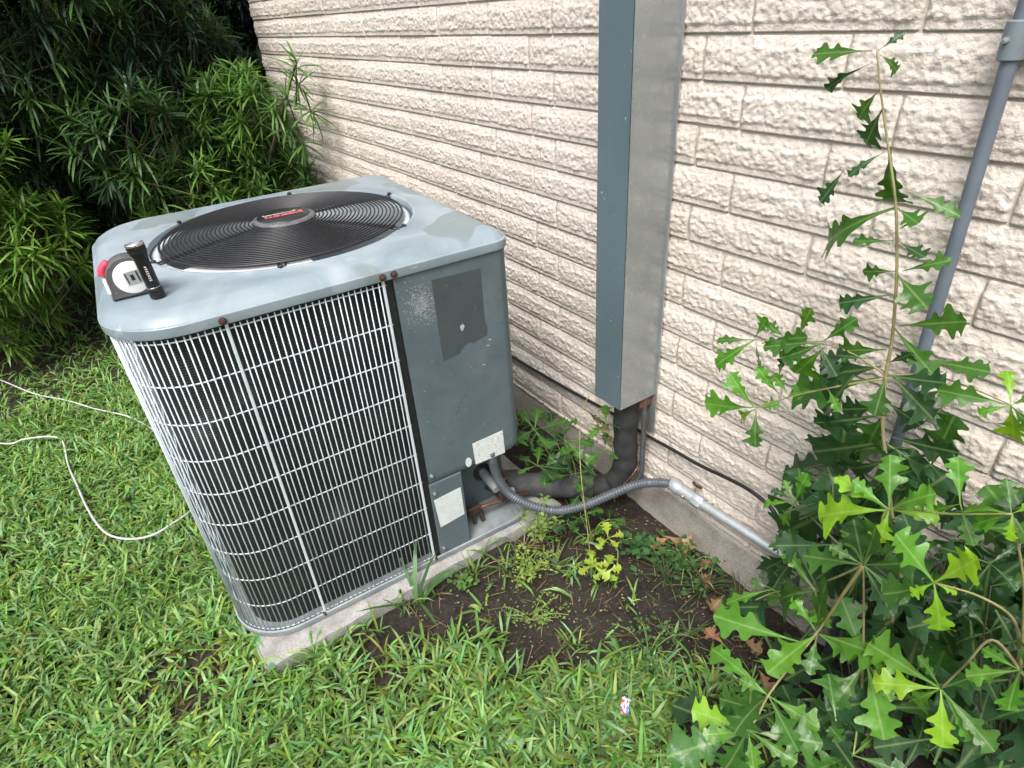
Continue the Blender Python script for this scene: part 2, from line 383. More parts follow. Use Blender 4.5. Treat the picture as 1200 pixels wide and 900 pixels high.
def build_ground():
    def axis(lo, hi, fine, f0, f1):
        a = list(np.arange(f0, f1 + 1e-6, fine)); s = fine; v = f0
        while v > lo: s *= 1.5; v -= s; a.insert(0, max(v, lo))
        s = fine; v = f1
        while v < hi: s *= 1.5; v += s; a.append(min(v, hi))
        return a
    xs = axis(-60, 60, 0.025, -2.4, 0.4); ys = axis(-60, 60, 0.025, -0.9, 1.15)
    vs = []; nx = len(xs)
    for y in ys:
        for x in xs:
            z = ground_z(x, y)
            if -1.4 < x < 0.2 and 0.1 < y < 1.15:
                k = float(soil_mask(np.array([x]), np.array([y]))[0])
                z += k * (0.014 * fbm(x * 14, y * 14, 1.0) + 0.008 * fbm(x * 45, y * 45, 4.0) - 0.012)
            vs.append((x, y, z))
    fs = [(j*nx+i, j*nx+i+1, (j+1)*nx+i+1, (j+1)*nx+i) for j in range(len(ys)-1) for i in range(nx-1)]
    me = bpy.data.meshes.new('ground'); me.from_pydata(vs, [], fs); me.update()
    me.polygons.foreach_set('use_smooth', [True] * len(fs))
    return tag(link('ground', me, M['soil']), 'dark damp soil under the lawn with a bare patch by the wall', kind='structure')
build_ground()

# ------------------------------------------------------------------ brick wall
WY = 1.10; CH = 0.08294; Z0 = 1.2991; BL = 0.2947; XL = -4.12
wall = empty('house_wall', (XL, WY, 0), 0, 'cream painted brick house wall of rough split-face courses on a concrete footing', 'wall')
def wl_(o): o.location = Vector(o.location) - Vector((XL, WY, 0)); return o
b = MB(); b.box(XL, 4.0, WY - 0.0028, WY + 0.25, 0.105, 2.75); wl_(b.build('mortar_backing', M['mortar'], wall))
b = MB()
nx = 90; vs = []; fs = []
prof = [(0.006, 0.118), (-0.002, 0.112), (-0.004, 0.10), (-0.006, 0.02), (-0.012, -0.06), (-0.012, -0.3), (0.2, -0.3)]
prof = [(0.2, 0.118)] + prof
for i in range(nx + 1):
    x = XL - 0.01 + (4.0 - XL) * i / nx
    for d, z in prof: vs.append((x, WY + d + 0.003 * fbm(x * 4, z * 9, 2.0), z + (0.006 * fbm(x * 3, 0, 5.0) if z > 0.1 else 0)))
k = len(prof)
for i in range(nx):
    for j in range(k - 1): fs.append((i*k+j, i*k+j+1, (i+1)*k+j+1, (i+1)*k+j))
fs.append(tuple(range(k))); fs.append(tuple(nx*k + j for j in range(k))[::-1])
b.add(vs, fs); wl_(b.build('concrete_footing', M['concrete'], wall))

def brick_mesh(name, seed, nu, nv, L=BL - 0.003, H=CH - 0.0045):
    """split-face brick, origin at left bottom of its cell, face towards -Y"""
    vs = []; fs = []
    us = [i / nu for i in range(nu + 1)]; vv = [j / nv for j in range(nv + 1)]
    sx = seed * 7.31
    lip = 0.19 + 0.05 * noise.noise(Vector((sx, 1, 1)))
    for v in vv:
        for u in us:
            x = u * L; z = v * H
            edge = lip + 0.055 * fbm(x * 22 + sx, 0.3, 2.0, 3)
            topb = 0.74 + 0.07 * fbm(x * 12 + sx, 4.3, 2.0, 3)
            rough = fbm(x * 105 + sx, z * 125, 9.0, 4); big = fbm(x * 26 + sx, z * 44, 3.0, 3)
            if v < edge: d = 0.0074 + 0.0009 * rough
            elif v < topb:
                d = 0.0102 + 0.0028 * rough + 0.0023 * big
                d = max(d, 0.0045)
            else:
                t = (v - topb) / max(1 - topb, 1e-3); d = 0.0085 * (1 - t) + 0.0036 * t + (0.0030 * rough) * (1 - t) + 0.0006 * rough
            e = min(u, 1 - u) * L
            if e < 0.006: d = d * (0.55 + 0.45 * e / 0.006)
            vs.append((x, -d, z))
    w = nu + 1
    for j in range(nv):
        for i in range(nu): fs.append((j*w+i, j*w+i+1, (j+1)*w+i+1, (j+1)*w+i))
    # returns into the wall
    ring = [i for i in range(w)] + [j*w+nu for j in range(1, nv+1)] + [nv*w+i for i in range(nu-1, -1, -1)] + [j*w for j in range(nv-1, 0, -1)]
    n0 = len(vs)
    for r in ring: vs.append((vs[r][0], 0.02, vs[r][2]))
    m_ = len(ring)
    for i in range(m_):
        fs.append((ring[(i+1) % m_], ring[i], n0 + i, n0 + (i+1) % m_))
    me = bpy.data.meshes.new(name); me.from_pydata(vs, [], fs); me.update(); me.materials.append(M['brick']); me.polygons.foreach_set('use_smooth', [True] * (nu * nv) + [False] * (len(fs) - nu * nv))
    return me
BM = [brick_mesh('brick', s, 100, 28) for s in range(12)]
BC = [brick_mesh('brick_coarse', 40 + s, 22, 9) for s in range(4)]
far_v = []; far_f = []
rb = random.Random(3)
for kk in range(-16, 15):
    zt = Z0 - CH * kk; zb = zt - CH
    if zb < 0.10: zb2 = 0.1215
    else: zb2 = zb
    off = -0.6172 if kk % 2 == 0 else -0.5140
    n0 = math.ceil((XL - off) / BL) - 1
    last = None
    for n in range(n0, 22):
        x0 = off + n * BL; x1 = x0 + BL
        a = max(x0, XL); 
        if x1 - a < 0.02 or x0 > 3.7: continue
        sx = (x1 - a) / BL
        near = (kk >= -3) and a < 0.20
        jx, jy, jz = rb.uniform(-.001, .001), rb.uniform(-.0016, .0016), rb.uniform(-.0007, .0007)
        choice = rb.randrange(12)
        while choice == last: choice = rb.randrange(12)
        last = choice
        szz = (zt - zb2) / CH
        if near:
            o = link('brick', BM[choice], None, wall, (a + 0.0015 + jx * 0.6 - XL, jy * 0.8, zb2 + 0.003 + jz))
            o.scale = (sx, 1, szz)
        else:
            me = BC[choice % 4]; n1 = len(far_v)
            far_v += [(v.co.x * sx + a + 0.003 - XL, v.co.y, v.co.z * szz + zb2 + 0.003) for v in me.vertices]
            far_f += [tuple(i + n1 for i in p.vertices) for p in me.polygons]
me = bpy.data.meshes.new('brick_courses'); me.from_pydata(far_v, [], far_f); me.update()
tag(link('brick_courses', me, M['brick'], wall), kind='stuff')

# ------------------------------------------------------------------ concrete pad
b = MB(); nx, ny = 46, 46; px0, px1, py0, py1 = -2.03, -1.113, -0.050, 0.86
vs = []; fs = []
def pad_pt(u, v, z): 
    x = px0 + (px1 - px0) * u; y = py0 + (py1 - py0) * v
    return x, y
for j in range(ny + 1):
    for i in range(nx + 1):
        x, y = pad_pt(i / nx, j / ny, 0); ed = min(i, nx - i, j, ny - j)
        z = 0.058 + 0.0012 * fbm(x * 15, y * 15, 1) - (0.005 if ed == 0 else 0)
        if ed == 0: x += 0.004 * fbm(x * 20, y * 20, 3); y += 0.004 * fbm(x * 20, y * 20, 6)
        vs.append((x, y, z))
w = nx + 1
for j in range(ny):
    for i in range(nx): fs.append((j*w+i, j*w+i+1, (j+1)*w+i+1, (j+1)*w+i))
ring = [i for i in range(w)] + [j*w+nx for j in range(1, ny+1)] + [ny*w+i for i in range(nx-1, -1, -1)] + [j*w for j in range(ny-1, 0, -1)]
for zl, outw in ((0.03, 0.003), (-0.06, 0.006)):
    n0 = len(vs)
    base = ring if zl == 0.03 else list(range(n0 - len(ring), n0))
    for r in ring:
        x, y, _ = vs[r]; cx, cy = (px0 + px1) / 2, (py0 + py1) / 2
        vs.append((x + outw * (1 if x > cx else -1) + 0.003 * fbm(x * 25, y * 25, zl * 50), y + outw * (1 if y > cy else -1) + 0.003 * fbm(x * 25, y * 25, zl * 80), zl))
    for i in range(len(ring)): fs.append((base[(i+1) % len(ring)], base[i], n0 + i, n0 + (i+1) % len(ring)))
b.add(vs, fs)
tag(b.build('concrete_pad', M['pad'], None, auto=35), 'low stained concrete slab under the air conditioner', 'concrete pad')

# ================================================================== CONDENSER
U = empty('air_conditioner', (-1.148, 0.44, 0.0), RAD(-3.0), 'weathered blue-grey outdoor air conditioner with white wire grille and black fan guard', 'air conditioner')
UX0, UX1, UYL, UYR = -0.785, 0.0, -0.508, 0.306
FCX, FCY, FR = -0.392, -0.092, 0.308
ZB, ZS = 0.0585, 0.905
def rrect(off, radii=(0.135, 0.038, 0.07, 0.135), nc=12, ns=18, x0=UX0, x1=UX1, y0=UYL, y1=UYR):
    """outline, counter-clockwise, front-left corner first: radii = FL, FR, BR, BL"""
    rFL, rFR, rBR, rBL = [max(r + off, 0.004) for r in radii]
    X0, X1, Y0, Y1 = x0 - off, x1 + off, y0 - off, y1 + off
    cs = [((X1 - rFL, Y0 + rFL), rFL, -90), ((X1 - rFR, Y1 - rFR), rFR, 0), ((X0 + rBR, Y1 - rBR), rBR, 90), ((X0 + rBL, Y0 + rBL), rBL, 180)]
    pts = []
    for i, ((cx, cy), r, a0) in enumerate(cs):
        arc = [(cx + r * math.cos(RAD(a0 + 90 * k / nc)), cy + r * math.sin(RAD(a0 + 90 * k / nc))) for k in range(nc + 1)]
        pts += arc
        (nx_, ny_), nr, na = cs[(i + 1) % 4]
        st = (nx_ + nr * math.cos(RAD(na)), ny_ + nr * math.sin(RAD(na))); en = arc[-1]
        for k in range(1, ns): pts.append((en[0] + (st[0] - en[0]) * k / ns, en[1] + (st[1] - en[1]) * k / ns))
    return pts
def loft(rings, name, mat, parent, cap0=False, cap1=False, auto=40):
    b = MB(); n = len(rings[0]); vs = [p for r in rings for p in r]; fs = []
    for i in range(len(rings) - 1):
        for k in range(n): fs.append((i*n+k, i*n+(k+1) % n, (i+1)*n+(k+1) % n, (i+1)*n+k))
    if cap0: fs.append(tuple(range(n))[::-1])
    if cap1: fs.append(tuple((len(rings)-1)*n + k for k in range(n)))
    b.add(vs, fs); return b.build(name, mat, parent, auto=auto)
def at_z(pts, z): return [(x, y, z) for x, y in pts]
M['pan'] = unit_paint('pan_paint', (0.16, 0.185, 0.20), (0.30, 0.33, 0.34), 0.8, 12)
# base pan with a raised lip
loft([at_z(rrect(0.004), ZB), at_z(rrect(0.006), ZB + 0.004), at_z(rrect(0.006), ZB + 0.018), at_z(rrect(0.002), ZB + 0.020), at_z(rrect(-0.002), ZB + 0.012), at_z(rrect(-0.25), ZB + 0.011)], 'base_pan', M['pan'], U, cap0=True, cap1=True)
# lid with round opening
o0 = rrect(0.0)
circ = []
for x, y in o0:
    a = math.atan2(y - FCY, x - FCX); circ.append((FCX + FR * math.cos(a), FCY + FR * math.sin(a)))
def lerp2(A, B, t): return [(a[0] + (b[0] - a[0]) * t, a[1] + (b[1] - a[1]) * t) for a, b in zip(A, B)]
def circ_r(r): return [(FCX + (x - FCX) * r / FR, FCY + (y - FCY) * r / FR) for x, y in circ]
i3 = rrect(-0.045)
lid_rings = [at_z(rrect(-0.004), ZS), at_z(rrect(0.007), ZS - 0.001), at_z(rrect(0.008), ZS + 0.003), at_z(rrect(0.008), ZS + 0.018), at_z(rrect(0.0065), ZS + 0.0195), at_z(rrect(0.003), ZS + 0.0205), at_z(rrect(0.0015), ZS + 0.022), at_z(rrect(-0.006), ZS + 0.031),
             at_z(rrect(-0.018), ZS + 0.0375), at_z(rrect(-0.026), ZS + 0.0405), at_z(rrect(-0.030), ZS + 0.0415)]
base_in = rrect(-0.034)
cr_out = circ_r(FR + 0.012)
lid_rings += [[(x, y, ZS + 0.042 + 0.002 * t) for x, y in lerp2(base_in, cr_out, t)] for t in (0.0, 0.5, 1.0)]
lid_rings += [at_z(circ_r(FR + 0.008), ZS + 0.046), at_z(circ_r(FR + 0.002), ZS + 0.045), at_z(circ_r(FR), ZS + 0.038), at_z(circ_r(FR - 0.002), ZS - 0.05)]
lid = loft(lid_rings, 'lid', M['lid'], U, auto=28)
# fan shroud lip just inside the opening, below the guard; pale to imitate reflected sky
b = MB(); b.lathe([(FR - 0.0005, ZS + 0.030), (FR - 0.020, ZS + 0.034), (FR - 0.024, ZS + 0.020), (FR - 0.003, ZS + 0.010)], 72, c=(FCX, FCY, 0)); b.build('shroud_lip', M['wire'], lid, smooth=True)
# wire grille ------------------------------------------------------
G = empty('grille', parent=U)
path = rrect(0.0, nc=24, ns=60)
# reorder so that the path runs from the right end of the front grille, round front-left, left side, back
def densify(pts, closed=True):
    out = []; n = len(pts)
    for i in range(n):
        a, c = pts[i], pts[(i + 1) % n]; d = math.hypot(c[0]-a[0], c[1]-a[1]); k = max(1, int(d / 0.002))
        for j in range(k): out.append((a[0] + (c[0]-a[0]) * j / k, a[1] + (c[1]-a[1]) * j / k))
    return out
dp = densify(path)
# start index: front face point with y ~ -0.004 ; go clockwise (decreasing index)
st = min(range(len(dp)), key=lambda i: abs(dp[i][0] - UX1) * 4 + abs(dp[i][1] + 0.004))
seq = [dp[(st - i) % len(dp)] for i in range(len(dp))]
run = [seq[0]]; acc = 0.0; L_TOT = 0.44 + 0.75 + 0.62
walk = []
for a, c in zip(seq, seq[1:]):
    walk.append((acc, a)); acc += math.hypot(c[0]-a[0], c[1]-a[1])
    if acc > L_TOT: break
def at_len(s):
    lo = 0; hi = len(walk) - 1
    while hi - lo > 1:
        md = (lo + hi) // 2
        if walk[md][0] <= s: lo = md
        else: hi = md
    return walk[lo][1]
SP = 0.01255
b = MB(); b.tube([(0, 0, 0.066), (0, 0, 0.5), (0, 0, 0.899)], 0.0014, 6); wire_me = b.mesh('wire', True); wire_me.materials.append(M['wire'])
b = MB(); b.box(-0.0026, 0.0026, -0.0031, 0.0031, 0.066, 0.912, 0.001); strap_me = b.mesh('strap'); strap_me.materials.append(M['wire'])
nw = int(L_TOT / SP); straps = (0, 25, 60, 95)
strap_pos = []
for i in range(nw):
    x, y = at_len(i * SP)
    x2, y2 = at_len(min(i * SP + 0.004, walk[-1][0])); ang = math.atan2(y2 - y, x2 - x) - math.pi / 2
    ox, oy = -math.sin(ang - 0) * 0, 0
    o = link('strap' if i in straps else 'wire', strap_me if i in straps else wire_me, None, G, (x, y, 0))
    o.rotation_euler = (RAD(random.uniform(-.03, .03)), RAD(random.uniform(-.03, .03)), ang)
    if i in straps: strap_pos.append((x, y, ang))
# coil behind the grille: follows the same three sides
ci = densify(rrect(-0.030, nc=24, ns=60)); sc_ = min(range(len(ci)), key=lambda i: abs(ci[i][0] - (UX1 - 0.030)) * 4 + abs(ci[i][1] - 0.014))
cp = []; acc = 0.0; i = 0
while acc < L_TOT:
    a = ci[(sc_ - i) % len(ci)]; c = ci[(sc_ - i - 1) % len(ci)]
    if i % 5 == 0: cp.append(a)
    acc += math.hypot(c[0]-a[0], c[1]-a[1]); i += 1
b = MB(); n = len(cp); b.add([(x, y, ZB + 0.010) for x, y in cp] + [(x, y, ZS - 0.002) for x, y in cp], [(k + 1, k, n + k, n + k + 1) for k in range(n - 1)]); b.build('coil', M['coil'], U, smooth=True)
# horizontal wires lie just inside the uprights
hw = rrect(-0.0035, nc=24, ns=60); dh = densify(hw)
sh = min(range(len(dh)), key=lambda i: abs(dh[i][0] - (UX1 - 0.0035)) * 4 + abs(dh[i][1] - 0.004))
hs = []; acc = 0.0; i = 0
while acc < L_TOT + 0.01:
    a = dh[(sh - i) % len(dh)]; c = dh[(sh - i - 1) % len(dh)]
    if i % 6 == 0: hs.append(a)
    acc += math.hypot(c[0]-a[0], c[1]-a[1]); i += 1
for zz in [0.889 - 0.0901 * k for k in range(10)]:
    b = MB(); b.tube([(x, y, zz + 0.001 * math.sin(x * 9 + zz * 30)) for x, y in hs], 0.0016, 6); b.build('cross_wire', M['wire'], G, smooth=True)
# front corner panel (upper) ------------------------------------------------------
def strip_prism(name, pts_yz, x0, x1, mat, parent, bev=0.0):
    """flat sheet: polygon in local y,z extruded along local x"""
    b = MB(); n = len(pts_yz)
    vs = [(x0, y, z) for y, z in pts_yz] + [(x1 - bev, y, z) for y, z in pts_yz]
    fs = [tuple(range(n))[::-1], ]
    for i in range(n): fs.append((i, (i+1) % n, n + (i+1) % n, n + i))
    if bev > 0:
        cy = sum(p[0] for p in pts_yz) / n; cz = sum(p[1] for p in pts_yz) / n
        vs += [(x1, y + (cy - y) / max(abs(cy - y), 1e-6) * bev * 0.8 if abs(cy-y) > 1e-6 else y, z + (cz - z) / max(abs(cz - z), 1e-6) * bev * 0.8 if abs(cz-z) > 1e-6 else z) for y, z in pts_yz]
        for i in range(n): fs.append((n + i, n + (i+1) % n, 2*n + (i+1) % n, 2*n + i))
        fs.append(tuple(2*n + i for i in range(n)))
    else: fs.append(tuple(n + i for i in range(n)))
    b.add(vs, fs); return b.build(name, mat, parent)
# L-shaped sheet with rounded front-right edge
def corner_sheet(name, y0, z0, z1, mat, back=0.62, rc=0.036, chamfer=0.028, th=0.0):
    b = MB(); pr = [(0.002, y0)]
    yR = UYR
    for k in range(0, 11):
        a = RAD(90 * k / 10); pr.append((0.002 - rc + rc * math.cos(a), yR - rc + rc * math.sin(a)))
    pr.append((-back, yR))
    rows = []
    for (zz, ins) in ((z0 + 0.0, chamfer), (z0 + 0.010, chamfer * 0.35), (z0 + 0.025, 0.004), (z0 + 0.035, 0.0), (z1, 0.0)):
        row = []
        for i, (x, y) in enumerate(pr):
            # bottom edge lifts towards the right corner (rounded lower corner)
            t = max(0.0, (y - (yR - 0.045)) / 0.045) if x > -0.04 else 1.0
            zz2 = zz + (0.012 * t * t if zz < z0 + 0.03 else 0)
            row.append((x - (0.006 if zz == z0 else 0), y - (0.010 * t if zz == z0 else 0), zz2))
        rows.append(row)
    n = len(pr); vs = [p for r in rows for p in r]; fs = []
    for j in range(len(rows) - 1):
        for i in range(n - 1): fs.append((j*n+i, j*n+i+1, (j+1)*n+i+1, (j+1)*n+i))
    # underside
    k0 = len(vs); vs += [(x - 0.02 if i < n - 2 else x, y - (0.02 if i > 3 else 0), z + 0.001) for i, (x, y, z) in enumerate(rows[0])]
    for i in range(n - 1): fs.append((i + 1, i, k0 + i, k0 + i + 1))
    b.add(vs, fs); return b.build(name, mat, U, auto=35)
panel = corner_sheet('control_panel', 0.018, 0.332, 0.9045, M['unit'])
b = MB(); b.box(-0.60, -0.012, 0.030, UYR - 0.012, 0.345, 0.90); b.build('control_box', M['dark_plastic'], U)
b = MB(); b.box(-0.030, -0.004, -0.002, 0.022, ZB + 0.014, 0.903); b.build('corner_post', M['dark_plastic'], U)
# lower narrow panel
b = MB(); b.box(-0.05, 0.001, 0.018, 0.112, ZB + 0.013, 0.331, 0.002); lower = b.build('lower_panel', M['unit'], U)
# recessed panel behind the valves and its short side return
b = MB(); b.box(-0.14, -0.125, 0.10, 0.300, ZB + 0.013, 0.345); rec = b.build('recessed_panel', M['unit'], U)
b = MB(); b.box(-0.126, -0.049, 0.102, 0.108, ZB + 0.013, 0.344); b.build('side_return', M['unit'], rec)
b = MB(); b.box(-0.62, -0.126, 0.292, 0.300, ZB + 0.013, 0.36); b.build('rear_return', M['unit'], rec)
b = MB(); b.lathe([(0.0, -0.1245), (0.030, -0.1245), (0.030, -0.122), (0.026, -0.1215), (0.0, -0.1215)], 24, 'x', (0, 0.232, 0.185)); b.build('pipe_hole', M['dark_plastic'], rec)
b = MB(); b.add([(-0.1245, 0.125, 0.275), (-0.1245, 0.200, 0.275), (-0.1245, 0.200, 0.236), (-0.1245, 0.125, 0.232)], [(0, 3, 2, 1)]); b.build('metal_label', M['metal_label'], rec)
# stickers and paint marks
def quad_part(name, pts, x, mat, parent):
    b = MB(); b.add([(x, y, z) for y, z in pts] + [(x - 0.0012, y, z) for y, z in pts], [tuple(range(len(pts)))[::-1]] + [(i, (i+1) % len(pts), len(pts) + (i+1) % len(pts), len(pts) + i) for i in range(len(pts))])
    return b.build(name, mat, parent)
quad_part('sticker', [(0.153, 0.406), (0.2455, 0.409), (0.2475, 0.3335), (0.156, 0.3355)], 0.0030, M['sticker'], panel)
quad_part('round_sticker', [(0.128 + 0.0085 * math.cos(a) * 1.05 + 0.008, 0.353 + 0.0155 * math.sin(a) * (1.0 if math.sin(a) < 0 else 0.95)) for a in [2 * math.pi * k / 14 for k in range(14)]][::-1], 0.0030, M['sticker_plain'], panel)
quad_part('sticker', [(0.0235, 0.277), (0.1035, 0.282), (0.1045, 0.184), (0.0295, 0.176)], 0.0016, M['sticker_plain'], lower)
rp = random.Random(8)
pp = [(0.104, 0.876), (0.165, 0.874), (0.225, 0.872), (0.2255, 0.80), (0.224, 0.745), (0.2295, 0.722), (0.228, 0.706), (0.224, 0.700), (0.205, 0.698), (0.188, 0.6935), (0.176, 0.699), (0.164, 0.694), (0.154, 0.686), (0.150, 0.678), (0.130, 0.676), (0.106, 0.672), (0.1035, 0.74), (0.1045, 0.80)]
patch = quad_part('bare_patch', pp, 0.0026, M['patch'], panel)
quad_part('fleck', [(0.158, 0.747), (0.166, 0.751), (0.170, 0.744), (0.166, 0.737), (0.162, 0.733), (0.159, 0.738)], 0.0032, M['scuff'], panel)
b = MB()
for _ in range(900):
    r = abs(rp.gauss(0, 0.024)); a = rp.uniform(0, 6.283); y = 0.072 + r * math.cos(a) * 0.9; z = 0.828 + r * math.sin(a) * 1.25
    if y > 0.102 or y < 0.022: continue
    s = rp.uniform(0.0003, 0.0012); t = rp.uniform(0, 6.28); e = rp.uniform(1, 2.6)
    b.add([(0.0030, y + s * e * math.cos(t + q), z + s * math.sin(t + q)) for q in (0.2, 1.7, 3.3, 4.8)], [(0, 1, 2, 3)])
for _ in range(22):
    y = rp.uniform(0.03, 0.285); z = rp.uniform(0.36, 0.70); s = rp.uniform(0.0004, 0.0013); t = rp.uniform(0, 6.28)
    b.add([(0.0030, y + s * 2 * math.cos(t + q), z + s * math.sin(t + q)) for q in (0.2, 1.7, 3.3, 4.8)], [(0, 1, 2, 3)])
for (y, z) in ((0.228, 0.690), (0.222, 0.676), (0.205, 0.628)):
    b.add([(0.0031, y, z), (0.0031, y + 0.010, z - 0.002), (0.0031, y + 0.008, z - 0.005), (0.0031, y + 0.002, z - 0.003)], [(0, 1, 2, 3)])
tag(b.build('paint_flecks', M['scuff'], panel), kind='stuff')
# screws
def screw(x, y, z, mat, parent, r=0.0062):
    b = MB(); b.lathe([(r * 1.25, -0.002), (r * 1.25, 0.001), (r * 0.9, 0.0015), (r * 0.85, 0.005), (r * 0.4, 0.0062), (0.0, 0.0062)], 10, 'x', (x, y, z)); return b.build('screw', mat, parent, auto=40)
for (y, z) in ((-0.005, 0.913), (0.020, 0.9135), (-0.320, 0.912)): screw(0.0085, y, z, M['rust_screw'], U)
for (y, z) in ((0.028, 0.36), (0.028, 0.300), (0.028, 0.10), (-0.318, 0.075), (0.0, 0.075)): screw(0.004, y, z, M['rust_screw'] if z < 0.09 else M['screw'], U, 0.0042)
# fan, motor
fan = empty('fan', (FCX, FCY, 0), parent=U)
b = MB(); b.lathe([(0.0, 0.74), (0.075, 0.74), (0.08, 0.75), (0.08, 0.875), (0.06, 0.885), (0.0, 0.885)], 28); b.build('motor', M['fan'], fan, auto=35)
for kb in range(4):
    b = MB(); vs = []; fs = []; nr_, na_ = 8, 10
    for i in range(nr_ + 1):
        r = 0.07 + 0.215 * i / nr_
        for j in range(na_ + 1):
            sp_ = RAD(66 - 16 * i / nr_); a = RAD(90 * kb + 22) + sp_ * (j / na_ - 0.5) + 0.35 * (i / nr_) ** 1.5
            vs.append((r * math.cos(a), r * math.sin(a), 0.858 + 0.055 * (j / na_ - 0.5) + 0.01 * math.sin(3.1 * j / na_)))
    w = na_ + 1
    for i in range(nr_):
        for j in range(na_): fs.append((i*w+j, (i+1)*w+j, (i+1)*w+j+1, i*w+j+1))
    b.add(vs, fs); b.build('blade', M['fan'], fan, smooth=True)
# white arc added to imitate sky reflected off the lip, between guard and lid
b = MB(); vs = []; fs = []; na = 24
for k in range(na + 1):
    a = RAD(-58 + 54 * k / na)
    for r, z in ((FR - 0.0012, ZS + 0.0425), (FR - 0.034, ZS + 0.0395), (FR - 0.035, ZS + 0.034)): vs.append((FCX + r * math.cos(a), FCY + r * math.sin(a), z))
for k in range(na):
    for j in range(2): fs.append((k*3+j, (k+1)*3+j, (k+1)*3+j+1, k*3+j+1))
b.add(vs, fs); b.build('sky_glint_strip', M['tape_white'], lid, smooth=True)
# guard
gd = empty('fan_guard', (FCX, FCY, 0), parent=U)
def gz(r): return ZS + 0.045 + 0.016 * (1 - (r / FR) ** 2)
nring = 23
for i in range(nring):
    r = 0.074 + (FR - 0.024 - 0.074) * i / (nring - 1)
    b = MB(); n, s = 84, 6; vs = []; fs = []; wr = 0.0019 if i < nring - 1 else 0.0030
    for k in range(n):
        a = 2 * math.pi * k / n
        for q in range(s):
            c = 2 * math.pi * q / s; rr = r + wr * math.cos(c); vs.append((rr * math.cos(a), rr * math.sin(a), gz(r) + wr * math.sin(c)))
    for k in range(n):
        for q in range(s): fs.append((k*s+q, ((k+1) % n)*s+q, ((k+1) % n)*s+(q+1) % s, k*s+(q+1) % s))
    b.add(vs, fs); b.build('ring', M['guard'], gd, smooth=True)
for k, a in enumerate((8, 68, 128, 188, 248, 308)):
    for da in (-1.4, 1.4):
        aa = RAD(a + da + 96); rs = [0.060 + (FR + 0.006 - 0.060) * j / 10 for j in range(11)]
        b = MB(); b.tube([(r * math.cos(aa), r * math.sin(aa), gz(r) - 0.0048) for r in rs], 0.0024, 6); b.build('spoke', M['guard'], gd, smooth=True)
    aa = RAD(a + 96); r = FR + 0.004
    b = MB(); b.lathe([(0.006, 0), (0.006, 0.005), (0.003, 0.007), (0, 0.007)], 10, c=(r * math.cos(aa), r * math.sin(aa), ZS + 0.044)); b.build('bolt', M['guard'], gd)
b = MB(); b.lathe([(0.076, gz(0.07) - 0.003), (0.074, gz(0.07) + 0.004), (0.066, gz(0.07) + 0.008), (0.060, gz(0.07) + 0.0075)], 48); b.build('hub_rim', M['guard_worn'], gd, smooth=True)
zh = gz(0.07) + 0.0095
b = MB(); b.lathe([(0.064, zh - 0.004), (0.0625, zh), (0.0, zh + 0.0012)], 48); hub = b.build('hub_badge', M['dark_plastic'], gd, smooth=True)
# worn lettering on the badge (two lines, not legible): letter strokes
def letters(name, mat, y0, y1, xbase, hgt, n, z, seed, parent, slant=0.25):
    b = MB(); r = random.Random(seed); p = (y1 - y0) / n
    def bar(y, x, dy, dx, w):
        ln = math.hypot(dy, dx); ny_, nx_ = -dx / ln * w / 2, dy / ln * w / 2
        pts = [(x + nx_, y + ny_), (x + dx + nx_, y + dy + ny_), (x + dx - nx_, y + dy - ny_), (x - nx_, y - ny_)]
        b.add([(px, py, z) for px, py in pts], [(0, 1, 2, 3)])
    for i in range(n):
        y = y0 + p * i; h = hgt * (1.35 if i == n - 1 or i == 0 else r.uniform(0.85, 1.05)); w = hgt * 0.24; kind = r.randrange(4)
        bar(y, xbase, slant * h * 0.4, -h, w)
        if kind in (0, 2): bar(y + p * 0.55, xbase, slant * h * 0.4, -h, w)
        if kind in (0, 1): bar(y, xbase - h * 0.45, p * 0.6, 0, w)
        if kind in (1, 3): bar(y, xbase - 0.1 * h, p * 0.6, 0, w)
        if kind == 3: bar(y + slant * h * 0.3, xbase - h * 0.9, p * 0.6, 0, w)
    return b.build(name, mat, parent)
letters('badge_lettering', M['red'], -0.044, 0.046, 0.016, 0.016, 9, zh + 0.0022, 4, gd)
letters('badge_lettering', M['badge_white'], -0.046, 0.036, -0.006, 0.008, 13, zh + 0.0022, 9, gd)
# service valves in the recess (local coordinates)
vl = empty('service_valve', (-0.06, 0.19, 0.0), parent=U)
b = MB(); b.tube([(-0.065, 0.042, 0.185), (0.0, 0.042, 0.180), (0.02, 0.044, 0.176)], 0.014, 12); b.build('valve_stub', M['galv_pipe'], vl, auto=40)
b = MB(); b.box(-0.030, 0.020, 0.052, 0.085, 0.12, 0.20, 0.004); b.build('valve_body', M['valve'], vl)
b = MB(); b.box(-0.012, 0.012, -0.055, -0.010, 0.112, 0.138, 0.004); b.tube([(0, -0.035, 0.125), (0.012, -0.036, 0.08)], 0.006, 8); b.tube([(0, -0.012, 0.122), (0.010, -0.008, 0.075)], 0.007, 8); b.build('valve_body', M['valve'], vl)
b = MB(); b.tube([(0.0, -0.07, 0.128), (0.004, 0.02, 0.118), (0.010, 0.15, 0.100)], 0.006, 8); b.build('liquid_tube', M['copper'], vl, smooth=True)
b = MB(); b.lathe([(0.0, 0), (0.011, 0), (0.011, 0.018), (0.009, 0.022), (0, 0.022)], 8, 'y', (0.005, 0.085, 0.13)); b.build('flare_nut', M['galv_pipe'], vl, auto=30)

# ================================================================== THINGS ON AND AROUND THE UNIT
LIDZ = 0.9495
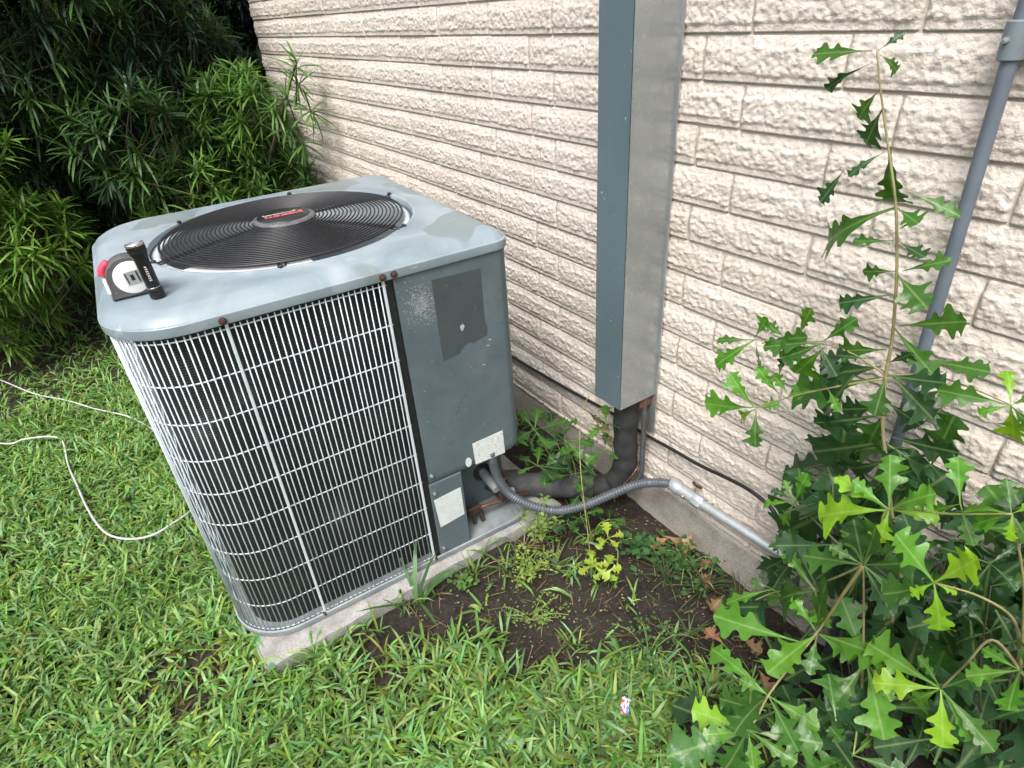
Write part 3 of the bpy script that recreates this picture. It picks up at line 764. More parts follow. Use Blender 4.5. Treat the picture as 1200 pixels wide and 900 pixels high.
# ---- tape measure standing on its base, side towards the lawn
tm = empty('tape_measure', (-1.318, 0.010, LIDZ), RAD(-4), 'white and grey tape measure standing on the lid beside the torch', 'tape measure')
def dshape(r, base, n=20, half=0.042):
    """side outline in (y, z)"""
    pts = [(-half, 0.0), (half, 0.0)]
    cz = base
    for k in range(n + 1):
        a = RAD(-12 + 204 * k / n); pts.append((r * math.cos(a), cz + r * math.sin(a)))
    return pts
def extr(pts, x0, x1, name, mat, parent, bev=0.004):
    b = MB(); n = len(pts); cy = sum(p[0] for p in pts) / n; cz = sum(p[1] for p in pts) / n
    def sh(s): return [(cy + (y - cy) * s, cz + (z - cz) * s) for y, z in pts]
    rings = [(x0, 0.93), (x0 + bev, 1.0), (x1 - bev, 1.0), (x1, 0.93)]
    vs = []; fs = []
    for x, s in rings: vs += [(x, y, z) for y, z in sh(s)]
    for i in range(3):
        for k in range(n): fs.append((i*n+k, i*n+(k+1) % n, (i+1)*n+(k+1) % n, (i+1)*n+k))
    fs.append(tuple(range(n))[::-1]); fs.append(tuple(3*n + k for k in range(n)))
    b.add(vs, fs); return b.build(name, mat, parent, auto=40)
extr(dshape(0.040, 0.036), -0.019, 0.018, 'case', M['tape_grey'], tm)
b = MB(); b.lathe([(0.0, 0.0205), (0.027, 0.0205), (0.0305, 0.0195), (0.0315, 0.016)][::-1], 36, 'x', (0, 0.003, 0.037)); disc = b.build('side_disc', M['tape_white'], tm, auto=40)
b = MB(); b.box(0.0200, 0.0214, -0.0125, 0.0125, -0.013, 0.013, 0.0004); lb = b.build('label_plate', M['tape_label'], tm); lb.location = (0, 0.004, 0.037); lb.rotation_euler = (RAD(6), 0, 0)
b = MB()
for (y0, y1, z0, z1) in ((-0.0105, -0.0085, -0.009, 0.010), (0.0080, 0.0105, -0.010, 0.010), (-0.003, 0.003, -0.005, 0.006)): b.box(0.0212, 0.0218, y0, y1, z0, z1)
pl = b.build('label_print', M['dark_plastic'], tm); pl.location = (0, 0.004, 0.037); pl.rotation_euler = (RAD(6), 0, 0)
b = MB(); b.tube(smooth_path([(0, -0.026, 0.068), (0.0, -0.038, 0.059), (0, -0.042, 0.046)], 4), 0.0075, 10); b.build('lock_button', M['pink_red'], tm, smooth=True)
b = MB(); b.box(-0.016, 0.016, -0.0445, -0.037, 0.012, 0.042, 0.002); b.build('mouth_guard', M['tape_white'], tm)
b = MB(); b.lathe([(0.0, 0.0187), (0.0022, 0.0187), (0.0022, 0.016)][::-1], 10, 'x', (0, -0.031, 0.014)); b.lathe([(0.0, 0.0187), (0.0022, 0.0187), (0.0022, 0.016)][::-1], 10, 'x', (0, -0.024, 0.063)); b.build('case_screw', M['torch_rim'], tm)
# ---- torch standing upright
fl = empty('flashlight', (-1.268, 0.040, LIDZ), RAD(0), 'small black flashlight standing on end against the tape measure', 'flashlight')
b = MB(); b.lathe([(0.0, 0.0), (0.0125, 0.0), (0.0135, 0.0015), (0.0135, 0.017), (0.0115, 0.0185), (0.0115, 0.021), (0.0122, 0.0225), (0.0122, 0.074), (0.0132, 0.079), (0.0155, 0.087), (0.0155, 0.088)], 28); b.build('body', M['torch'], fl, auto=30)
b = MB(); b.lathe([(0.0155, 0.0878), (0.0162, 0.089), (0.0162, 0.0915), (0.0155, 0.092), (0.0155, 0.0935), (0.0162, 0.094), (0.0162, 0.0965), (0.0155, 0.097), (0.0155, 0.099), (0.0163, 0.0995)], 28); b.build('head', M['torch'], fl, auto=30)
b = MB(); b.lathe([(0.0163, 0.0993), (0.0163, 0.1025), (0.0150, 0.1040), (0.0138, 0.1035), (0.006, 0.098), (0.0, 0.098)], 28); b.build('bezel', M['torch_rim'], fl, auto=30)
b = MB(); b.lathe([(0.0118, 0.0192), (0.0119, 0.0204)], 28); b.build('tail_ring', M['torch_rim'], fl, smooth=True)
b = MB(); rt = random.Random(2)
for i in range(7):   # worn white lettering down the barrel
    z = 0.062 - i * 0.0042
    for q in range(2):
        y = -0.0022 + q * 0.0024 + rt.uniform(-.0003, .0003); x = math.sqrt(0.01235 ** 2 - y * y)
        b.add([(x + 0.0001, y, z), (x + 0.0001, y + 0.0016, z + rt.uniform(-.0006, .0006)), (x + 0.0001, y + 0.0016, z - 0.0026), (x + 0.0001, y, z - 0.0022)], [(0, 3, 2, 1)])
b.build('lettering', M['print_white'], fl)
fl.rotation_euler = (RAD(3), RAD(-3), 0)

# ---- sheet-metal line cover on the wall
cv = empty('line_cover', (-1.02, WY, 0.0), 0, 'tall slate-grey sheet-metal line cover running up the brick wall', 'line cover')
X0, X1, YF = -1.067 + 1.02, -0.969 + 1.02, 0.954 - WY
ZBT, ZT = 0.440, 2.6
b = MB(); b.add([(X0, YF, ZBT), (X1 - 0.001, YF, ZBT), (X1 - 0.001, YF, ZT), (X0, YF, ZT), (X0, YF + 0.0012, ZBT), (X1 - 0.001, YF + 0.0012, ZBT), (X1 - 0.001, YF + 0.0012, ZT), (X0, YF + 0.0012, ZT)],
               [(0,1,2,3), (5,4,7,6), (0,4,5,1), (3,2,6,7), (0,3,7,4), (1,5,6,2)]); b.build('front_sheet', M['cover_front'], cv)
def side(x, t, name, mat, z0w):
    b = MB(); vs = [(x, YF + 0.0015, ZBT), (x, -0.012, z0w), (x, -0.012, ZT), (x, YF + 0.0015, ZT)]; vs += [(x + t, y, z) for _, y, z in vs]
    b.add(vs, [(0,1,2,3), (7,6,5,4), (0,4,5,1), (1,5,6,2), (2,6,7,3), (3,7,4,0)]); return b.build(name, mat, cv)
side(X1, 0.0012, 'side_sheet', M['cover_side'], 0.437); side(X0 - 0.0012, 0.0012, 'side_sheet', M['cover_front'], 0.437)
b = MB(); b.box(X1 + 0.0012, X1 + 0.008, -0.016, -0.0125, 0.31, ZT); b.build('wall_flange', M['galv'], cv)
b = MB(); b.box(X1 - 0.020, X1 + 0.001, -0.0155, -0.012, 0.305, 0.437); b.build('wall_flange', M['galv'], cv)
# rusty old pipe sleeve opening in the wall behind the lines
b = MB(); b.box(X0 + 0.030, X1 - 0.006, -0.060, -0.018, 0.40, 0.452, 0.004); b.build('rusty_bracket', M['rust'], cv)
# ---- refrigerant line
rl = empty('refrigerant_line', (-1.01, 1.03, 0.3), 0, 'black foam-insulated refrigerant line dropping out of the line cover', 'pipe')
def rel(pts, e): return [tuple(Vector(p) - e.location) for p in pts]
p_ = smooth_path(rel([(-1.014, 1.022, 0.62), (-1.014, 1.022, 0.44), (-1.012, 1.022, 0.30), (-1.008, 1.022, 0.20), (-1.03, 1.0, 0.125), (-1.085, 0.94, 0.095), (-1.16, 0.87, 0.09)], rl), 8)
b = MB(); b.tube([p + Vector((0.0012 * math.sin(i * 1.7), 0.001 * math.cos(i * 2.3), 0)) for i, p in enumerate(p_)], [0.034 + 0.0015 * math.sin(i * 1.1) for i in range(len(p_))], 18); b.build('insulation', M['insul'], rl, smooth=True)
p_ = smooth_path(rel([(-1.07, 0.955, 0.10), (-1.12, 0.905, 0.104), (-1.18, 0.84, 0.098), (-1.24, 0.76, 0.115), (-1.28, 0.70, 0.14)], rl), 8)
b = MB(); b.tube(p_, [0.037 + 0.003 * math.sin(i * 0.9) for i in range(len(p_))], 16); b.build('insulation', M['insul_grey'], rl, smooth=True)
b = MB(); b.tube(smooth_path(rel([(-0.985, 1.06, 0.60), (-0.978, 1.058, 0.40), (-0.974, 1.056, 0.24), (-0.976, 1.05, 0.15), (-1.02, 1.0, 0.10), (-1.10, 0.9, 0.09)], rl), 8), 0.0075, 10); b.build('liquid_pipe', M['insul_grey'], rl, smooth=True)
b = MB(); b.tube(smooth_path(rel([(-0.985, 1.045, 0.17), (-0.975, 1.035, 0.19), (-0.985, 1.01, 0.155), (-1.01, 0.97, 0.12)], rl), 8), 0.0035, 8); b.build('copper_wire', M['copper'], rl, smooth=True)
# control wire at the unit corner
b = MB(); b.tube(smooth_path([(-1.24, 0.715, 0.34), (-1.238, 0.716, 0.22), (-1.228, 0.724, 0.16), (-1.19, 0.735, 0.125), (-1.15, 0.735, 0.118)], 8), 0.0032, 8)
tag(b.build('thin_cable', M['copper'], smooth=True), 'thin brown cable hanging from the corner of the air conditioner', 'cable')
# ---- electrical conduit: flexible whip, coupling, rigid pipe
ec = empty('electrical_conduit', (-0.90, 1.0, 0.18), 0, 'grey flexible corrugated conduit joined to a rigid zinc pipe low on the wall', 'conduit')
wp = smooth_path(rel([(-1.145, 0.648, 0.35), (-1.148, 0.655, 0.30), (-1.150, 0.672, 0.225), (-1.130, 0.700, 0.165), (-1.085, 0.742, 0.135), (-1.035, 0.790, 0.128), (-0.985, 0.850, 0.152), (-0.945, 0.915, 0.185), (-0.915, 0.985, 0.202), (-0.875, 1.035, 0.207), (-0.845, 1.056, 0.2045)], ec), 16)
# resample evenly and corrugate
ln = [0.0]
for a, c in zip(wp, wp[1:]): ln.append(ln[-1] + (c - a).length)
tot = ln[-1]; pitch = 0.0085; pts = []; rads = []; s = 0.0; j = 0
while s < tot:
    while ln[j + 1] < s: j += 1
    t = (s - ln[j]) / (ln[j+1] - ln[j]); pts.append(wp[j].lerp(wp[j+1], t))
    ph = (s / pitch) % 1.0; rads.append(0.0138 if ph < 0.6 else 0.0112); s += pitch / 5
b = MB(); b.tube(pts, rads, 14); b.build('flexible_hose', M['flex'], ec, smooth=True)
A_ = Vector((-0.845, 1.056, 0.2045)); B_ = Vector((-0.74, 1.058, 0.2035)); E_ = Vector((-0.30, 1.062, 0.222))
dB = (B_ - A_)
def on(t): return A_ + dB * t
def seg(ts, name, mat, sides=16, auto=40):
    b = MB(); b.tube(rel([on(t) for t, r in ts], ec), [r for t, r in ts], sides); return b.build(name, mat, ec, auto=auto)
seg([(-0.12, 0.0185), (-0.10, 0.0195), (0.17, 0.0195), (0.19, 0.0185), (0.195, 0.016), (0.24, 0.0145)], 'compression_nut', M['galv_pipe'], 12)
seg([(0.22, 0.0165), (0.62, 0.0165), (0.63, 0.0145)], 'coupling_body', M['galv_pipe'], 16)
seg([(0.62, 0.0185), (0.64, 0.0192), (0.86, 0.0192), (0.90, 0.017)], 'compression_nut', M['galv_pipe'], 8)
b = MB(); b.tube(rel([B_ - dB * 0.12, E_], ec), 0.0122, 16); b.build('rigid_pipe', M['galv_pipe'], ec, auto=40)
b = MB(); c_ = on(0.42) - ec.location
b.lathe([(0.0, -0.0245), (0.004, -0.0245), (0.005, -0.023), (0.005, -0.016)], 10, 'y', (c_.x, c_.y, c_.z + 0.004)); b.build('set_screw', M['screw'], ec, auto=40)
b = MB(); b.tube([(c_.x + 0.018, c_.y + 0.03, c_.z + 0.018), (c_.x + 0.012, c_.y + 0.012, c_.z + 0.035), (c_.x + 0.006, c_.y + 0.010, c_.z + 0.043)], 0.004, 8); b.build('nail', M['rust_screw'], ec)
# ---- painted conduit on the wall, right
wc = empty('wall_conduit', (-0.365, 1.062, 0.0), 0, 'slim slate-blue conduit pipe fixed upright on the brick wall behind the oak sapling', 'conduit')
b = MB(); b.tube([(0.012, 0, -0.05), (0.008, -0.002, 0.6), (-0.004, -0.004, 1.08), (-0.012, 0, 1.31), (-0.02, 0.0, 1.8), (-0.02, 0, 2.6)], 0.0102, 18); b.build('pipe', M['conduit'], wc, smooth=True)
b = MB(); b.tube([(-0.0115, 0, 1.268), (-0.0115, 0, 1.270), (-0.012, 0, 1.314), (-0.012, 0, 1.316)], [0.0130, 0.0158, 0.0158, 0.0130], 20); b.box(-0.030, 0.028, 0.010, 0.030, 1.270, 1.314, 0.002); st = b.build('pipe_strap', M['coupling'], wc, auto=40)
b = MB(); b.lathe([(0.0, -0.0195), (0.0038, -0.0190), (0.0044, -0.0160), (0.0044, -0.012)], 10, 'y', (-0.017, 0.0, 1.293)); b.build('screw', M['screw'], wc, auto=40)
# ---- black cable along the wall
b = MB(); b.tube(smooth_path([(-2.6, 1.083, 0.25), (-1.95, 1.083, 0.254), (-1.616, 1.083, 0.258), (-1.35, 1.083, 0.270), (-1.119, 1.083, 0.286), (-0.986, 1.08, 0.289), (-0.88, 1.076, 0.300), (-0.783, 1.070, 0.311), (-0.69, 1.06, 0.334), (-0.616, 1.05, 0.349), (-0.555, 1.043, 0.343), (-0.525, 1.038, 0.318), (-0.500, 1.03, 0.288), (-0.470, 1.03, 0.268), (-0.445, 1.035, 0.30), (-0.42, 1.045, 0.36), (-0.34, 1.05, 0.37), (-0.1, 1.075, 0.33), (0.8, 1.078, 0.31)], 8), 0.0048, 8)
tag(b.build('black_cable', M['cable'], smooth=True), 'thin black cable sagging along the foot of the brick wall', 'cable')
# ---- white wires in the grass
b = MB(); b.tube(smooth_path([(-4.0, -1.00, 0.03), (-3.545, -0.744, 0.045), (-3.384, -0.639, 0.050), (-3.128, -0.507, 0.044), (-2.952, -0.384, 0.042), (-2.81, -0.296, 0.036), (-2.642, -0.185, 0.035), (-2.50, -0.12, 0.022), (-2.38, -0.09, 0.035), (-2.22, -0.075, 0.052), (-2.05, -0.045, 0.05)], 8), 0.0030, 8)
tag(b.build('white_wire', M['white_wire'], smooth=True), 'thin white wire lying straight through the grass towards the shrub', 'wire')
b = MB(); b.tube(smooth_path([(-3.2, -0.95, 0.02), (-2.762, -0.625, 0.042), (-2.713, -0.54, 0.050), (-2.65, -0.455, 0.058), (-2.588, -0.415, 0.052), (-2.417, -0.408, 0.042), (-2.263, -0.389, 0.040), (-2.069, -0.363, 0.052), (-1.904, -0.327, 0.060), (-1.823, -0.275, 0.060), (-1.787, -0.208, 0.060), (-1.805, -0.143, 0.058), (-1.839, -0.09, 0.050), (-1.90, -0.045, 0.04)], 8), 0.0034, 8)
tag(b.build('white_wire', M['white_wire'], smooth=True), 'white wire looping over the grass beside the wire grille', 'wire')


# oak sapling tables: leaves are (base xyz, tip xyz, tone, width)
TALL_STEM = [(-0.491,0.94,1.288), (-0.48,0.94,1.257), (-0.464,0.94,1.216), (-0.446,0.94,1.172),
  (-0.418,0.94,1.103), (-0.399,0.94,1.04), (-0.383,0.94,0.974), (-0.368,0.94,0.893),
  (-0.362,0.94,0.834), (-0.348,0.94,0.758), (-0.323,0.94,0.684), (-0.29,0.94,0.592),
  (-0.241,0.94,0.464), (-0.211,0.96,0.05), (-0.191,0.96,-0.05)]
TALL_BRANCH_A = [(-0.365,0.94,0.836), (-0.415,0.93,0.854), (-0.461,0.92,0.858), (-0.515,0.91,0.842),
  (-0.575,0.9,0.828)]
TALL_BRANCH_B = [(-0.365,0.94,0.826), (-0.417,0.92,0.796), (-0.468,0.9,0.763), (-0.512,0.9,0.726),
  (-0.545,0.89,0.698)]
TALL_BRANCH_C = [(-0.363,0.94,0.833), (-0.306,0.95,0.856), (-0.247,0.94,0.865), (-0.195,0.93,0.867)]
TALL_LEAVES = [(-0.497,0.94,1.289,-0.592,0.949,1.284,1,0.55), (-0.494,0.94,1.275,-0.573,0.957,1.235,0,0.3), (-0.49,0.94,1.289,-0.47,0.961,1.31,0,0.6), (-0.486,0.94,1.285,-0.471,0.971,1.263,1,0.8),
  (-0.477,0.94,1.241,-0.508,0.957,1.199,1,1.1), (-0.466,0.94,1.218,-0.494,0.97,1.163,0,1.1), (-0.447,0.94,1.165,-0.477,0.907,1.136,0,0.7), (-0.5,0.94,1.132,-0.525,0.938,1.079,0,0.9),
  (-0.443,0.94,1.17,-0.434,0.971,1.083,1,1.0), (-0.403,0.94,1.117,-0.334,0.95,1.094,1,0.55), (-0.419,0.94,1.091,-0.538,0.968,1.006,1,0.8), (-0.411,0.94,1.091,-0.365,0.913,1.083,1,1.0),
  (-0.405,0.94,1.045,-0.461,0.938,1.031,1,0.5), (-0.397,0.94,1.045,-0.349,0.922,1.037,0,0.8), (-0.383,0.94,1.004,-0.328,0.943,1.036,1,0.6), (-0.39,0.94,1.002,-0.442,0.945,0.985,1,0.7),
  (-0.387,0.94,0.997,-0.324,0.906,0.977,1,1.1), (-0.386,0.94,0.966,-0.456,0.92,0.933,0,0.7), (-0.363,0.94,0.922,-0.275,0.925,0.967,1,0.7), (-0.37,0.94,0.915,-0.306,0.969,0.845,1,0.7),
  (-0.371,0.94,0.877,-0.452,0.959,0.835,1,0.7), (-0.308,0.94,0.884,-0.234,0.916,0.91,1,0.8), (-0.371,0.94,0.846,-0.47,0.961,0.776,0,1.0), (-0.362,0.94,0.834,-0.35,0.915,0.774,1,1.1),
  (-0.371,0.94,0.825,-0.518,0.948,0.714,1,0.7), (-0.354,0.94,0.838,-0.274,0.914,0.81,0,0.9), (-0.198,0.94,0.861,-0.278,0.905,0.863,1,0.7), (-0.346,0.94,0.773,-0.37,0.966,0.666,1,1.0),
  (-0.326,0.94,0.732,-0.231,0.92,0.766,0,0.8), (-0.354,0.94,0.76,-0.446,0.92,0.699,0,0.9), (-0.351,0.94,0.703,-0.462,0.974,0.598,0,0.9), (-0.198,0.94,0.861,-0.222,0.966,0.898,3,0.8),
  (-0.198,0.94,0.861,-0.227,0.925,0.841,2,0.8), (-0.198,0.94,0.861,-0.185,0.972,0.794,3,0.9), (-0.198,0.94,0.861,-0.178,0.943,0.888,2,0.9), (-0.198,0.94,0.861,-0.17,0.952,0.834,1,0.9),
  (-0.36,0.94,0.835,-0.272,0.919,0.869,0,0.7), (-0.351,0.94,0.79,-0.3,0.971,0.753,0,1.0), (-0.329,0.94,0.716,-0.269,0.953,0.694,0,1.0), (-0.323,0.94,0.684,-0.4,0.973,0.587,0,1.0),
  (-0.354,0.94,0.775,-0.421,0.968,0.725,0,0.8), (-0.365,0.94,0.856,-0.331,0.926,0.891,0,0.8), (-0.313,0.94,0.653,-0.259,0.93,0.721,0,1.0), (-0.284,0.94,0.597,-0.239,0.917,0.716,0,1.0),
  (-0.58,0.905,0.824,-0.648,0.884,0.805,1,0.5), (-0.58,0.905,0.824,-0.643,0.879,0.75,2,0.8), (-0.58,0.905,0.828,-0.552,0.893,0.885,2,0.7), (-0.522,0.905,0.851,-0.562,0.911,0.86,1,0.9),
  (-0.497,0.905,0.867,-0.476,0.875,0.928,2,0.8), (-0.563,0.905,0.824,-0.485,0.916,0.866,1,0.6), (-0.455,0.905,0.871,-0.556,0.895,0.823,1,0.5), (-0.455,0.905,0.871,-0.412,0.894,0.928,1,0.8),
  (-0.452,0.905,0.859,-0.503,0.924,0.775,2,0.9), (-0.455,0.905,0.867,-0.517,0.904,0.812,1,0.8), (-0.415,0.905,0.856,-0.433,0.894,0.81,0,1.1), (-0.501,0.905,0.846,-0.504,0.904,0.809,2,0.9),
  (-0.383,0.905,0.869,-0.442,0.917,0.848,0,0.8), (-0.556,0.905,0.685,-0.602,0.878,0.746,2,0.8), (-0.556,0.905,0.685,-0.677,0.934,0.616,2,0.55), (-0.552,0.905,0.684,-0.524,0.876,0.623,1,0.9),
  (-0.552,0.905,0.687,-0.519,0.92,0.71,2,0.9), (-0.555,0.905,0.682,-0.606,0.926,0.623,3,0.7), (-0.512,0.905,0.738,-0.545,0.876,0.788,2,0.8), (-0.519,0.905,0.766,-0.529,0.922,0.809,0,0.5),
  (-0.491,0.905,0.745,-0.528,0.897,0.778,2,0.7), (-0.44,0.905,0.783,-0.497,0.91,0.744,2,0.7), (-0.429,0.905,0.791,-0.391,0.876,0.781,2,0.8), (-0.578,0.905,0.825,-0.544,0.878,0.796,0,0.25),
  (-0.46,0.905,0.861,-0.412,0.886,0.832,0,1.0), (-0.395,0.905,0.833,-0.444,0.932,0.709,0,0.9)]
LOW_LEAVES = [(-0.255,0.814,0.699,-0.353,0.797,0.629,3,0.84), (-0.255,0.814,0.699,-0.285,0.838,0.772,2,0.87), (-0.255,0.814,0.699,-0.313,0.805,0.721,2,0.58), (-0.255,0.814,0.699,-0.343,0.815,0.703,3,0.53),
  (-0.255,0.814,0.699,-0.246,0.792,0.65,3,0.94), (-0.255,0.814,0.699,-0.199,0.831,0.716,3,0.86), (-0.255,0.814,0.699,-0.212,0.788,0.777,2,0.87), (-0.457,0.946,0.491,-0.51,0.919,0.464,2,0.68),
  (-0.457,0.946,0.491,-0.493,0.953,0.519,2,0.76), (-0.457,0.946,0.491,-0.446,0.935,0.571,2,0.76), (-0.457,0.946,0.491,-0.477,0.949,0.414,2,0.67), (-0.457,0.946,0.491,-0.503,0.934,0.502,0,0.65),
  (-0.457,0.946,0.491,-0.397,0.918,0.547,0,0.65), (-0.263,0.814,0.572,-0.192,0.825,0.545,1,0.88), (-0.263,0.814,0.572,-0.313,0.795,0.586,1,0.73), (-0.263,0.814,0.572,-0.316,0.842,0.596,2,0.81),
  (-0.263,0.814,0.572,-0.196,0.809,0.639,1,0.76), (-0.263,0.814,0.572,-0.204,0.819,0.506,0,0.85), (-0.263,0.814,0.572,-0.358,0.811,0.515,1,0.79), (-0.263,0.814,0.572,-0.288,0.789,0.667,0,0.87),
  (-0.263,0.814,0.572,-0.253,0.787,0.686,1,0.8), (-0.335,0.847,0.416,-0.422,0.867,0.444,2,0.74), (-0.335,0.847,0.416,-0.415,0.861,0.307,1,0.87), (-0.335,0.847,0.416,-0.305,0.855,0.335,2,0.85),
  (-0.326,0.815,0.302,-0.45,0.712,0.332,2,0.61), (-0.309,0.847,0.319,-0.321,0.826,0.466,1,0.86), (-0.309,0.847,0.319,-0.314,0.708,0.331,2,0.79), (-0.309,0.847,0.319,-0.244,0.877,0.29,2,0.86),
  (-0.309,0.847,0.319,-0.28,0.787,0.281,1,0.79), (-0.309,0.847,0.319,-0.193,0.846,0.383,2,0.84), (-0.309,0.847,0.319,-0.368,0.846,0.365,2,0.67), (-0.301,0.697,0.275,-0.427,0.693,0.282,2,0.7),
  (-0.301,0.697,0.275,-0.349,0.679,0.284,2,0.88), (-0.301,0.697,0.275,-0.223,0.738,0.24,2,0.82), (-0.301,0.697,0.275,-0.212,0.653,0.275,1,0.77), (-0.301,0.697,0.275,-0.295,0.586,0.307,1,0.76),
  (-0.29,0.631,0.248,-0.351,0.493,0.225,1,0.86), (-0.29,0.631,0.248,-0.327,0.558,0.258,2,0.85), (-0.29,0.631,0.248,-0.349,0.725,0.226,1,0.83), (-0.29,0.631,0.248,-0.243,0.588,0.235,2,0.84),
  (-0.29,0.631,0.248,-0.207,0.644,0.258,2,0.83), (-0.29,0.631,0.248,-0.195,0.703,0.265,1,0.8), (-0.29,0.631,0.248,-0.381,0.593,0.226,3,0.93), (-0.29,0.631,0.248,-0.265,0.535,0.264,1,0.87),
  (-0.162,0.755,0.22,-0.095,0.808,0.208,1,0.81), (-0.162,0.755,0.22,-0.208,0.744,0.259,1,0.81), (-0.162,0.755,0.22,-0.153,0.681,0.24,1,0.83), (-0.162,0.755,0.22,-0.154,0.85,0.223,1,0.85),
  (-0.162,0.755,0.22,-0.192,0.84,0.208,0,0.85), (-0.162,0.755,0.22,-0.187,0.665,0.232,1,0.82), (-0.222,0.858,0.325,-0.135,0.776,0.285,2,0.85), (-0.222,0.858,0.325,-0.16,0.832,0.314,2,0.85),
  (-0.222,0.858,0.325,-0.22,0.765,0.275,1,0.83), (-0.222,0.858,0.325,-0.305,0.887,0.397,1,0.87), (-0.45,0.924,0.253,-0.505,0.843,0.219,2,0.6), (-0.45,0.924,0.253,-0.49,0.902,0.259,1,0.85),
  (-0.45,0.924,0.253,-0.441,0.952,0.322,0,0.8), (-0.45,0.924,0.253,-0.381,0.936,0.228,1,0.84), (-0.455,0.99,0.311,-0.512,1.006,0.208,0,0.75), (-0.455,0.99,0.311,-0.505,1.009,0.337,0,0.81),
  (-0.455,0.99,0.311,-0.405,1.001,0.372,0,0.79), (-0.455,0.99,0.311,-0.509,0.999,0.286,0,0.84)]
RIGHT_LEAVES = [(-0.11,0.836,0.408,-0.229,0.844,0.384,2,0.84), (-0.11,0.836,0.408,-0.187,0.796,0.365,3,0.75), (-0.11,0.836,0.408,-0.068,0.8,0.334,3,0.82), (-0.11,0.836,0.408,-0.044,0.82,0.373,2,0.83),
  (-0.11,0.836,0.408,-0.078,0.844,0.48,1,0.73), (-0.11,0.836,0.408,-0.139,0.829,0.332,2,0.76), (-0.11,0.836,0.408,-0.02,0.81,0.393,1,0.74), (-0.11,0.836,0.408,-0.147,0.825,0.456,1,0.75),
  (-0.044,0.836,0.538,-0.088,0.818,0.486,2,0.73), (-0.044,0.836,0.538,-0.034,0.834,0.46,2,0.78), (-0.044,0.836,0.538,-0.091,0.843,0.527,2,0.81), (-0.044,0.836,0.538,-0.04,0.821,0.605,1,0.86),
  (-0.044,0.836,0.538,-0.011,0.807,0.56,1,0.78), (-0.16,0.77,0.659,-0.125,0.758,0.748,3,0.79), (-0.16,0.77,0.659,-0.217,0.749,0.72,2,0.96), (-0.16,0.77,0.659,-0.179,0.763,0.621,3,0.73),
  (-0.16,0.77,0.659,-0.133,0.776,0.659,3,0.74), (-0.16,0.77,0.659,-0.129,0.772,0.581,3,0.77), (-0.16,0.77,0.659,-0.206,0.774,0.58,1,0.87), (-0.122,0.792,0.804,-0.156,0.81,0.748,2,0.79),
  (-0.122,0.792,0.804,-0.144,0.809,0.837,1,0.82), (-0.122,0.792,0.804,-0.109,0.785,0.771,3,0.74), (-0.122,0.792,0.804,-0.106,0.797,0.83,3,0.81), (-0.122,0.792,0.804,-0.184,0.817,0.761,2,0.87),
  (-0.122,0.792,0.804,-0.091,0.798,0.77,1,0.78), (-0.183,0.836,0.75,-0.212,0.859,0.803,2,0.81), (-0.183,0.836,0.75,-0.147,0.813,0.713,1,0.81), (-0.183,0.836,0.75,-0.218,0.843,0.704,2,0.74),
  (-0.132,0.88,0.646,-0.198,0.888,0.62,0,0.86), (-0.132,0.88,0.646,-0.09,0.872,0.637,0,0.79), (-0.132,0.88,0.646,-0.139,0.863,0.578,0,0.77), (-0.132,0.88,0.646,-0.12,0.909,0.672,0,0.78),
  (-0.132,0.88,0.646,-0.118,0.908,0.524,0,0.87), (-0.099,0.902,0.508,-0.139,0.908,0.426,0,0.76), (-0.099,0.902,0.508,-0.099,0.932,0.544,0,0.8), (-0.099,0.902,0.508,-0.142,0.897,0.539,0,0.77),
  (-0.099,0.902,0.508,-0.078,0.933,0.546,0,0.8), (-0.094,0.928,0.137,-0.128,0.893,0.156,0,0.8), (-0.094,0.928,0.137,-0.053,0.883,0.17,0,0.82), (-0.094,0.928,0.137,-0.076,0.986,0.188,0,0.77),
  (-0.094,0.928,0.137,-0.138,1.001,0.113,0,0.85)]
